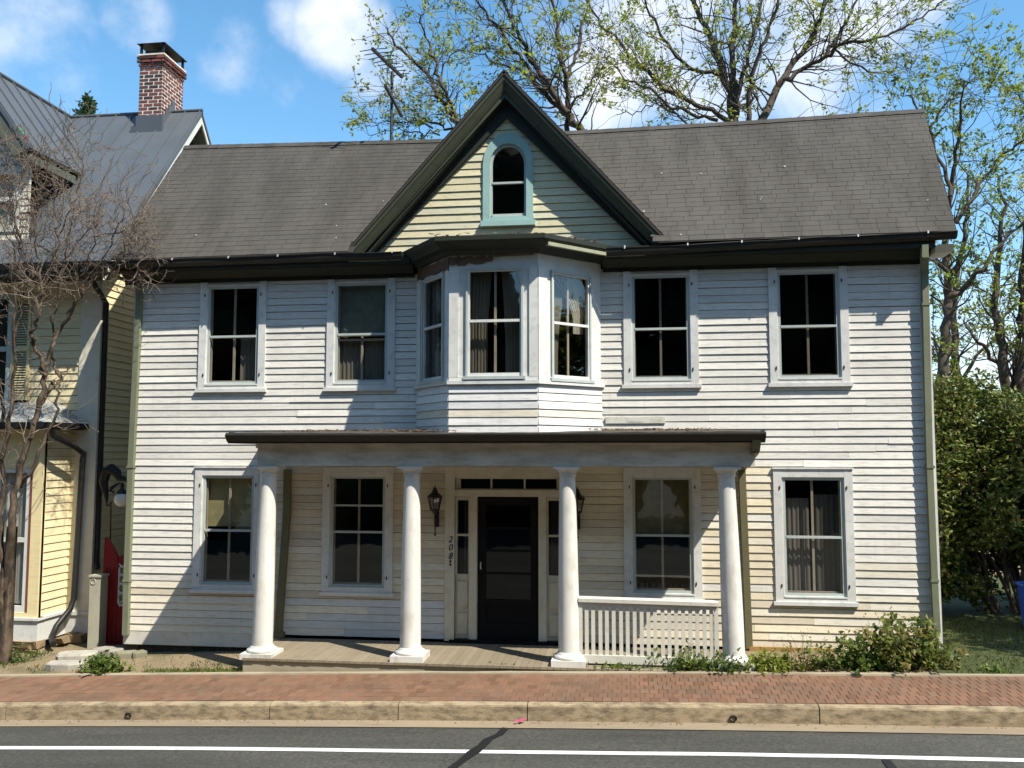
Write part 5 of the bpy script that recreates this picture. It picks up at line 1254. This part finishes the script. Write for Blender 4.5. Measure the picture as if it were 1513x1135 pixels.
rt3 = [
 ([(1492, 700), (1490, 620), (1484, 560), (1478, 500), (1470, 440), (1475, 380), (1480, 320), (1476, 260)], .16, .03), ([(1488, 600), (1500, 560), (1505, 500), (1510, 440), (1520, 380)], .10, .03),
 ([(1484, 560), (1460, 520), (1440, 500), (1425, 470)], .06, .02), ([(1515, 640), (1506, 560), (1512, 480), (1508, 420), (1515, 350), (1525, 280)], .14, .03), ([(1540, 200), (1520, 165), (1505, 140), (1490, 120)], .03, .008), ([(1545, 120), (1520, 140), (1500, 170)], .025, .008)]
tree('leafing_tree', 'forked trunk at the right edge of the view above the hedge', rt3, (PY(1492, 700, 10).x, 10, -2.7), 37, dict(cfgA, bare=.15), leafR, 'bark', 10, .4, spr=1.2, sl=(.8, 1.8), group='spring trees right of the house')
# conifer tip beyond the yellow roof
rr = random.Random(3); ct = thing('conifer', (PY(130, 170, 26).x, 26, -3), 'dark conifer tip showing above the grey metal roof', 'tree')
tp = PY(130, 137, 26); bz = PY(130, 215, 26).z; mb = MB(); mb.tube([(tp.x, 26, -3), (tp.x, 26, tp.z)], [.25, .02], 6); link('trunk', mb, M['bark'], ct)
mb = MB()
for k in range(1500):
    t = rr.random()**.6; z = tp.z-(tp.z-bz)*t*1.3; R_ = (.10+1.25*t)*rr.uniform(.3, 1)*(1+.35*math.sin(z*9)); a = rr.uniform(0, 6.28); c = rr.choice(((.03, .055, .02), (.045, .075, .025), (.06, .09, .03)))
    tri_leaf(mb, V((tp.x+R_*math.cos(a), 26+R_*math.sin(a), z)), .26, rr, c)
link('foliage', mb, M['leaf'], ct)
# bare multi-stemmed tree in front of the yellow house
cfgB = dict(seg=.14, wig=.34, lift=.06, rmin=.0034, kids=1, prob=.46, lvl=3, bare=.2, rough=.7, zmin=2.1)
bare_limbs = [
 ([(6, 985), (8, 900), (12, 820), (18, 760), (28, 700), (42, 650), (58, 600), (68, 550), (74, 520), (92, 480), (112, 445), (135, 415), (165, 400), (200, 402), (225, 395)], .062, .008),
 ([(68, 555), (62, 530), (48, 505), (46, 490), (58, 460), (60, 420), (55, 380), (50, 330), (40, 280)], .035, .008),
 ([(58, 600), (75, 570), (86, 565), (80, 545), (78, 510), (78, 480), (88, 440), (95, 400), (100, 350), (110, 300)], .03, .008),
 ([(30, 720), (50, 690), (68, 640), (88, 580), (92, 560), (100, 540)], .03, .01),
 ([(8, 930), (4, 860), (2, 780), (5, 700), (12, 620), (18, 560), (20, 500), (22, 440), (30, 380), (22, 320), (12, 270)], .042, .008),
 ([(12, 640), (4, 600), (-8, 560), (-20, 500), (-25, 420)], .03, .01),
 ([(20, 500), (30, 470), (32, 440), (24, 400), (10, 350), (-5, 310)], .02, .006),
 ([(58, 450), (75, 400), (85, 350), (80, 300), (75, 250)], .018, .005), ([(92, 480), (120, 440), (128, 400), (140, 350), (150, 300), (155, 260)], .018, .005), ([(60, 420), (40, 390), (25, 350), (20, 300)], .015, .005), ([(135, 415), (160, 370), (175, 330), (190, 310)], .014, .005),
 ([(50, 330), (60, 290), (58, 250), (65, 215)], .012, .004), ([(85, 350), (105, 310), (118, 270), (125, 225)], .012, .004), ([(75, 400), (100, 380), (130, 340), (150, 320)], .012, .004), ([(30, 380), (20, 340), (25, 300), (35, 250)], .012, .004),
 ([(140, 350), (170, 345), (195, 340), (215, 350)], .010, .004), ([(100, 400), (70, 370), (45, 360), (15, 365)], .012, .004), ([(112, 445), (90, 410), (75, 350), (90, 320)], .012, .004), ([(20, 300), (8, 270), (15, 230)], .010, .004), ([(165, 400), (185, 370), (200, 345)], .009, .003)]
tree('bare_tree', 'leafless multi-stemmed small tree with twisting stems in front of the yellow house', bare_limbs, (PY(6, 985, -.55).x, -.55, -3.05), 41, cfgB, None, ('bark_light', 'twig'), -.55, .12, spr=1.35, sl=(.3, .75))
# hedge
def proj(p):
    d = V(p)-V((0, -CD, 0)); z = d.dot(FW); return 756.5+FPX*d.dot(RT)/z, 567.5-FPX*d.dot(UP)/z
def leafmass(rr, blobs, n, s, cols, shell=.55):
    mb = MB(); wts = [b_[3]*b_[4]*b_[5] for b_ in blobs]
    for _ in range(n):
        b_ = rr.choices(blobs, wts)[0]; v = V((rr.gauss(0, 1), rr.gauss(0, 1), rr.gauss(0, 1))).normalized(); k = (shell+(1-shell)*rr.random())*(1+.14*math.sin(v.x*9+b_[0]*3)*math.sin(v.z*11+b_[2]*5))
        p = V((b_[0]+v.x*b_[3]*k, b_[1]+v.y*b_[4]*k, b_[2]+v.z*b_[5]*k))
        c = rr.choice(cols); t = rr.uniform(.7, 1.2); tri_leaf(mb, p, s*rr.uniform(.6, 1.3), rr, (c[0]*t, c[1]*t, c[2]*t))
    return mb
rr = random.Random(51); hx = 6.5
hb = thing('hedge', (hx, 2.6, -2.75), 'tall dense dark green hedge beside the right corner of the house', 'hedge')
blobs = []
for k in range(230):
    x = hx+rr.uniform(-1.75, 2.2); z = rr.uniform(-2.6, .55); y = 2.35+rr.uniform(-.25, .9)+.35*abs(z+1)/1.6
    if rr.random() < .35: x = hx-1.55+rr.uniform(-.25, .3); y = 2.6+rr.uniform(-.3, 1.2)
    u_, v_ = proj((x, y, z))
    if (u_ > 1474 and 835 < v_ < 897) or (u_ < 1436 and v_ > 880): continue
    blobs.append((x, y+(.5 if x > 5.4 and z < -1.4 else 0), z, rr.uniform(.2, .42), rr.uniform(.2, .4), rr.uniform(.16, .36)))
for k in range(60):
    b_ = (hx+rr.uniform(-1.6, 2.2), 3.5+rr.uniform(-.2, .5), rr.uniform(-2.6, .2), .5, .3, .45); u_, v_ = proj(b_[:3])
    if (u_ > 1470 and 825 < v_ < 905) or (u_ < 1450 and v_ > 855): continue
    blobs.append(b_)
for px, py in ((1395, 590), (1430, 580), (1470, 610), (1505, 620), (1400, 640), (1385, 620)):
    p = PY(px, py, 3.0)
    for q in range(5): blobs.append((p.x+rr.uniform(-.35, .35), 3.0+rr.uniform(-.4, .5), p.z+rr.uniform(-.3, .25), .3, .3, .25))
DK = [(.075, .115, .02), (.10, .14, .027), (.055, .082, .018), (.17, .195, .04), (.165, .15, .045)]
link('foliage', leafmass(rr, blobs, 95000, .088, DK, .72), M['leaf_dark'], hb)
w = MB()
for k in range(26):
    x = hx+rr.uniform(-1.3, 1.6); b0 = V((x*.4+hx*.6, 3.0, -2.75)); w.tube(wander(rr, b0, V((x-hx, rr.uniform(-.3, .3), 2.6)), rr.uniform(2.4, 4.0), 7, .1), [.05, .04, .035, .03, .02, .015, .012, .008], 5)
link('trunk', w, M['bark'], hb)
# leafy trees far behind filling the gap above the hedge
for i, (px, py, y, s, lab) in enumerate(((1420, 640, 20, 1.6, 'low leafy tree seen through the trunks right of the house'), (1500, 650, 22, 1.8, 'low leafy tree at the far right behind the trunks'))):
    p = PY(px, py, y); t = thing('leafy_tree', (p.x, y, -2.7), lab, 'tree', 'low trees far behind the hedge'); rr = random.Random(60+i)
    mb = MB(); mb.tube([(p.x, y, -2.7), (p.x+.1, y, p.z)], [.16, .06], 8); link('trunk', mb, M['bark'], t)
    bl = [(p.x+rr.uniform(-s, s), y+rr.uniform(-1, 1), p.z+rr.uniform(-s*1.2, s*.9), rr.uniform(.4, .9), .7, rr.uniform(.35, .7)) for _ in range(12)]
    link('foliage', leafmass(rr, bl, 3200, .2, SPRING[1:]+[(.05, .08, .02)], .3), M['leaf'], t)
# ------------------------------------------------------------------ blue tub at the right edge of the lawn
bx_, by_, bz_, tz_ = 6.12, 1.55, -2.76, PY(1505, 864, 1.5).z
tub = thing('storage_tub', (bx_, by_, bz_), 'bright blue plastic tub with a rolled rim in the shade beside the hedge', 'tub')
def ringp(w, d, z, r=.09, n=5):
    out = []
    for cx_, cy_c, a0 in ((bx_+w-r, by_+d-r, 0), (bx_-w+r, by_+d-r, 1.571), (bx_-w+r, by_-d+r, 3.142), (bx_+w-r, by_-d+r, 4.712)):
        for k in range(n): a = a0+1.571*k/(n-1); out.append((cx_+r*math.cos(a), cy_c+r*math.sin(a), z))
    return out
mb = MB(); rings = [ringp(.27, .22, bz_), ringp(.33, .27, tz_-.02), ringp(.315, .255, tz_-.02), ringp(.25, .2, bz_+.03)]; n = 20
mb.add(sum(rings, []), [(q*n+i, q*n+(i+1) % n, (q+1)*n+(i+1) % n, (q+1)*n+i) for q in range(3) for i in range(n)]+[tuple(range(n))[::-1], tuple(range(3*n, 4*n))], smooth=False)
link('tub_body', mb, M['blue'], tub)
mb = MB(); rp2 = ringp(.335, .275, tz_-.012); mb.tube(rp2+rp2[:2], .02, 6); link('rim', mb, plain('light_blue_plastic', (.05, .13, .5), .4), tub)
# ------------------------------------------------------------------ lawn, grass and weeds
mb = MB(); nx_ = 30; ys = [-1.31, -.9, -.4, .2, .8, 1.6, 3.0, 5, 8]
vs = [(3.65+i*.5, y, yardz(3.65+i*.5, y)+.012) for y in ys for i in range(nx_)]
mb.add(vs, [(j*nx_+i, j*nx_+i+1, (j+1)*nx_+i+1, (j+1)*nx_+i) for j in range(len(ys)-1) for i in range(nx_-1)], smooth=True)
tag(link('lawn', mb, M['lawn']), kind='structure')
def blades(mb, rr, n, xr, yr, h, cols, w=.005, dens=None):
    for _ in range(n):
        x, y = rr.uniform(*xr), rr.uniform(*yr)
        if dens and rr.random() > dens(x, y): continue
        z = yardz(x, y)-.01; hh = h*rr.uniform(.4, 1.2); a = rr.uniform(0, 6.28); lx, ly = rr.gauss(0, .45)*hh, rr.gauss(0, .45)*hh; c = rr.choice(cols); t = rr.uniform(.7, 1.25); ww = w*rr.uniform(.7, 1.4)
        dx, dy = ww*math.cos(a), ww*math.sin(a)
        mb.add([(x-dx, y-dy, z), (x+dx, y+dy, z), (x+lx*.5+dx*.7, y+ly*.5+dy*.7, z+hh*.65), (x+lx, y+ly, z+hh)], [(0, 1, 2, 3)], (c[0]*t, c[1]*t, c[2]*t))
GR = [(.06, .085, .010), (.045, .07, .009), (.09, .10, .016), (.10, .085, .025)]
rr = random.Random(71); mb = MB(); blades(mb, rr, 16000, (3.7, 9), (-1.3, 2.6), .06, GR, .006); tag(link('lawn_grass', mb, M['leaf']), kind='stuff')
mb = MB()
def patch(x, y): return 1 if (math.sin(x*3.1)+math.sin(x*7.7+y*5)+math.sin(y*6+1)) > .9 else .08
blades(mb, rr, 4500, (-11, -5.0), (-1.32, .1), .05, GR, .005, patch); blades(mb, rr, 2500, (-11, -8.6), (-1.2, .1), .09, [(.07, .12, .02), (.1, .14, .03)], .006, lambda x, y: .8 if y > -.75 else .1); blades(mb, rr, 900, (-6.4, -5.0), (-1.34, -1.1), .06, [(.16, .2, .03), (.1, .14, .03)], .006)
tag(link('rough_grass', mb, M['leaf']), kind='stuff')
def weed(name, label, px, py, w, d, h, nst, cols, ls, seed, cat='weed', grp='weeds along the porch front', up=1.0, nl=9, mat='leaf', y=None):
    rr = random.Random(seed); p = gp(px, py) if y is None else PY(px, py, y)
    bx, by, bz = p.x, p.y, yardz(p.x, p.y)
    t = thing(name, (bx, by, bz), label, cat, grp); st = MB(); lf = MB()
    for _ in range(nst):
        x, y_ = bx+rr.gauss(0, w*.36), by+rr.gauss(0, d*.36); hh = h*rr.uniform(.35, 1.05)*(1-.35*min(1, abs(x-bx)/w))
        pts = wander(rr, V((x, y_, bz-.02)), V((rr.gauss(0, .4), rr.gauss(0, .3), up)), hh, 5, .16); st.tube(pts, [.004, .0035, .003, .0025, .002, .0015], 3, (.10, .12, .04), cap=False)
        c = rr.choice(cols)
        for k in range(nl):
            f = rr.random()**.8; q = pts[min(5, int(f*5.99))]+V((rr.gauss(0, .02), rr.gauss(0, .02), rr.gauss(0, .02))); tt = rr.uniform(.7, 1.25); tri_leaf(lf, q, ls*rr.uniform(.6, 1.3), rr, (c[0]*tt, c[1]*tt, c[2]*tt))
    link('stem', st, M['leaf'], t); link('foliage', lf, M[mat], t); return t
LG = [(.13, .19, .035), (.17, .22, .04), (.09, .14, .03)]; YG = [(.24, .27, .04), (.18, .23, .04)]; DG = [(.08, .125, .03), (.11, .16, .035)]
BR = [(.15, .19, .035), (.21, .21, .05), (.24, .21, .065), (.10, .14, .03)]
weed('leafy_bush', 'largest overgrown leafy bush at the right corner of the house', 1330, 985, .66, .42, .72, 190, BR, .08, 81, 'bush', None, 1.0, 16)
weed('leafy_bush', 'lower spreading green bush left of the large corner bush', 1262, 988, .62, .3, .42, 90, DG+LG, .07, 82, 'bush', None, .8, 13)
weed('weed_clump', 'bright yellow green weed clump right of the last porch column', 1140, 990, .42, .3, .27, 100, YG, .06, 83, nl=12)
weed('weed_clump', 'low green weeds around the foot of the rightmost column', 1078, 992, .4, .22, .24, 110, LG+DG, .05, 84, nl=12)
weed('weed_clump', 'tall thin weeds in front of the porch railing', 1015, 990, .5, .22, .34, 110, LG, .05, 85, nl=10)
weed('weed_clump', 'low dark weeds at the left end of the railing', 915, 991, .5, .14, .12, 90, DG+LG, .045, 86, nl=9)
weed('weed_clump', 'wispy seeding weed with bare stalks before the right ground floor window', 1185, 990, .35, .2, .52, 46, BR, .045, 87, nl=6)
weed('weed_clump', 'small weed tuft below the porch edge in front of the door', 740, 991, .42, .08, .10, 50, DG+BR, .045, 88, nl=8)
weed('weed_clump', 'scrawny weed against the porch base near the leftmost column', 397, 990, .14, .08, .22, 16, DG, .05, 89, nl=8)
weed('weed_clump', 'leafy weed growing beside the loose stones', 150, 994, .26, .18, .30, 60, LG, .075, 90, grp=None, nl=12)
weed('weed_clump', 'small weed on the lawn edge at the far right', 1468, 994, .22, .1, .09, 30, LG, .05, 91, grp=None, nl=8)
weed('leafy_shoot', 'green leafy shoot at the base of the bare tree', 34, 830, .12, .1, .4, 12, DG, .05, 92, 'plant', None, 1, 10, y=-.5)
# ------------------------------------------------------------------ trees outside the frame that shade the lawn and darken the window reflections
rr = random.Random(101); t = thing('street_tree', (9.6, -.9, -2.6), 'leafy tree on the verge right of the lawn, casting shade over it', 'tree')
mb = MB(); mb.tube([(9.6, -.9, -2.7), (9.65, -.85, .5), (9.5, -.6, 3)], [.16, .12, .05], 10)
for k in range(12): mb.tube(wander(rr, V((9.6, -.8, rr.uniform(.3, 2))), V((rr.gauss(0, 1), rr.gauss(0, 1), .7)), 1.8, 5, .15), [.05, .04, .03, .02, .012, .006], 5)
link('trunk', mb, M['bark'], t)
bl = [(9.3+rr.uniform(-1.2, 1.5), rr.uniform(-2.1, .7), 2.2+rr.uniform(-1.0, 1.3), rr.uniform(.6, .95), rr.uniform(.6, .9), rr.uniform(.5, .8)) for _ in range(16)]
link('foliage', leafmass(rr, bl, 9000, .17, SPRING[1:]+[(.05, .08, .02)], .3), M['leaf'], t)
bl = []  # added unseen tree mass, sized to block low sky light on porch and facade
for k in range(70):
    x = -56+112*k/69+rr.uniform(-1, 1); h = rr.uniform(15.5, 21)
    for q in range(6): bl.append((x+rr.uniform(-1.5, 1.5), -26+rr.uniform(-3, 2), -3+h*(q+rr.uniform(.3, 1))/6.5, rr.uniform(1.5, 2.6), rr.uniform(1.2, 2), rr.uniform(1.5, 2.6)))
wd = leafmass(rr, bl, 45000, .55, [(.07, .10, .025), (.10, .13, .03), (.05, .075, .025)], .85)
for b_ in bl:
    vs = []; nu, nv = 9, 6
    for i in range(nv+1):
        for j in range(nu):
            k = 1.0*(1+.12*math.sin(j*2.3+b_[0])*math.sin(i*1.7+b_[2])); th = math.pi*i/nv; vs.append((b_[0]+b_[3]*k*math.sin(th)*math.cos(6.283*j/nu), b_[1]+b_[4]*k*math.sin(th)*math.sin(6.283*j/nu), b_[2]+b_[5]*k*math.cos(th)))
    wd.add(vs, [(i*nu+j, i*nu+(j+1) % nu, (i+1)*nu+(j+1) % nu, (i+1)*nu+j) for i in range(nv) for j in range(nu)], (.03, .045, .016), True)
tag(link('sky_block_trees', wd, M['leaf_dark']), 'unseen mass of trees added across the street to block low sky light', kind='stuff')
# ------------------------------------------------------------------ light and sky
SD = V((1.46, -1, 2.39)).normalized()
el = math.asin(SD.z); az = math.atan2(SD.x, SD.y)
sun = bpy.data.lights.new('sun', 'SUN'); sun.energy = 4.6; sun.angle = math.radians(.53); sun.color = (1, .935, .82)
so = bpy.data.objects.new('sun', sun); col.objects.link(so); so.rotation_euler = (-SD).to_track_quat('-Z', 'Y').to_euler(); so.location = (10, -8, 20)
w = bpy.data.worlds.new('World'); sc.world = w; w.use_nodes = True; nt = w.node_tree; nt.nodes.clear()
out = nt.nodes.new('ShaderNodeOutputWorld'); bg = nt.nodes.new('ShaderNodeBackground'); nt.links.new(bg.outputs[0], out.inputs[0])
sky = nt.nodes.new('ShaderNodeTexSky'); sky.sky_type = 'NISHITA'; sky.sun_disc = False; sky.sun_elevation = el; sky.sun_rotation = az; sky.air_density = 1.0; sky.dust_density = .35; sky.ozone_density = 2.2
hs = nt.nodes.new('ShaderNodeHueSaturation'); hs.inputs['Saturation'].default_value = 1.18; hs.inputs['Hue'].default_value = .488; nt.links.new(sky.outputs[0], hs.inputs['Color'])
bg.inputs[1].default_value = .125
tc = nt.nodes.new('ShaderNodeTexCoord')
def ndir(px, py): return ray(px, py).normalized()
acc = None
def math_(op, a, b_=None, clamp=False):
    n = nt.nodes.new('ShaderNodeMath'); n.operation = op; n.use_clamp = clamp
    for i, v in enumerate((a, b_)):
        if v is None: continue
        if isinstance(v, (int, float)): n.inputs[i].default_value = v
        else: nt.links.new(v, n.inputs[i])
    return n.outputs[0]
for (px, py, r, s) in ((20, 50, 120, .66), (-60, 20, 140, .7), (100, 70, 60, .45), (205, 30, 55, .75), (500, 40, 75, .95), (560, 90, 70, .7), (450, 30, 50, .7), (330, 85, 60, .5), (420, 115, 50, .42), (620, 130, 60, .4), (780, 40, 120, .55), (960, 60, 120, .8), (1080, 60, 140, .85), (1200, 70, 120, .85), (1310, 20, 100, .85), (1390, 20, 50, .6), (1240, 130, 90, .8), (900, 140, 110, .7), (1450, 480, 90, .6), (1500, 560, 120, .7)):
    d = ndir(px, py); dp = nt.nodes.new('ShaderNodeVectorMath'); dp.operation = 'DOT_PRODUCT'; nt.links.new(tc.outputs['Generated'], dp.inputs[0]); dp.inputs[1].default_value = d
    mr = nt.nodes.new('ShaderNodeMapRange'); mr.interpolation_type = 'SMOOTHSTEP'
    a = r/FPX; mr.inputs['From Min'].default_value = math.cos(a*1.35); mr.inputs['From Max'].default_value = math.cos(a*.15); mr.inputs['To Max'].default_value = s
    nt.links.new(dp.outputs['Value'], mr.inputs['Value'])
    acc = mr.outputs[0] if acc is None else math_('MAXIMUM', acc, mr.outputs[0])
nz = nt.nodes.new('ShaderNodeTexNoise'); nz.inputs['Scale'].default_value = 7; nz.inputs['Detail'].default_value = 9; nz.inputs['Roughness'].default_value = .58; nt.links.new(tc.outputs['Generated'], nz.inputs['Vector'])
f = math_('ADD', math_('MULTIPLY', acc, 1.15), math_('MULTIPLY', math_('SUBTRACT', nz.outputs['Fac'], .56), 2.2))
mr = nt.nodes.new('ShaderNodeMapRange'); mr.interpolation_type = 'SMOOTHSTEP'; mr.inputs['From Min'].default_value = .25; mr.inputs['From Max'].default_value = 1.25; mr.inputs['To Max'].default_value = .92; nt.links.new(f, mr.inputs['Value'])
mx = nt.nodes.new('ShaderNodeMix'); mx.data_type = 'RGBA'; nt.links.new(mr.outputs[0], mx.inputs['Factor']); nt.links.new(hs.outputs[0], mx.inputs['A']); mx.inputs['B'].default_value = (5.0, 5.1, 5.3, 1)
nt.links.new(mx.outputs['Result'], bg.inputs[0])
vs_ = sc.view_settings; vs_.view_transform = 'Standard'; vs_.look = 'None'; vs_.gamma = 1; vs_.exposure = .94; vs_.use_curve_mapping = False
sc.cycles.max_bounces = 8; sc.cycles.transparent_max_bounces = 16
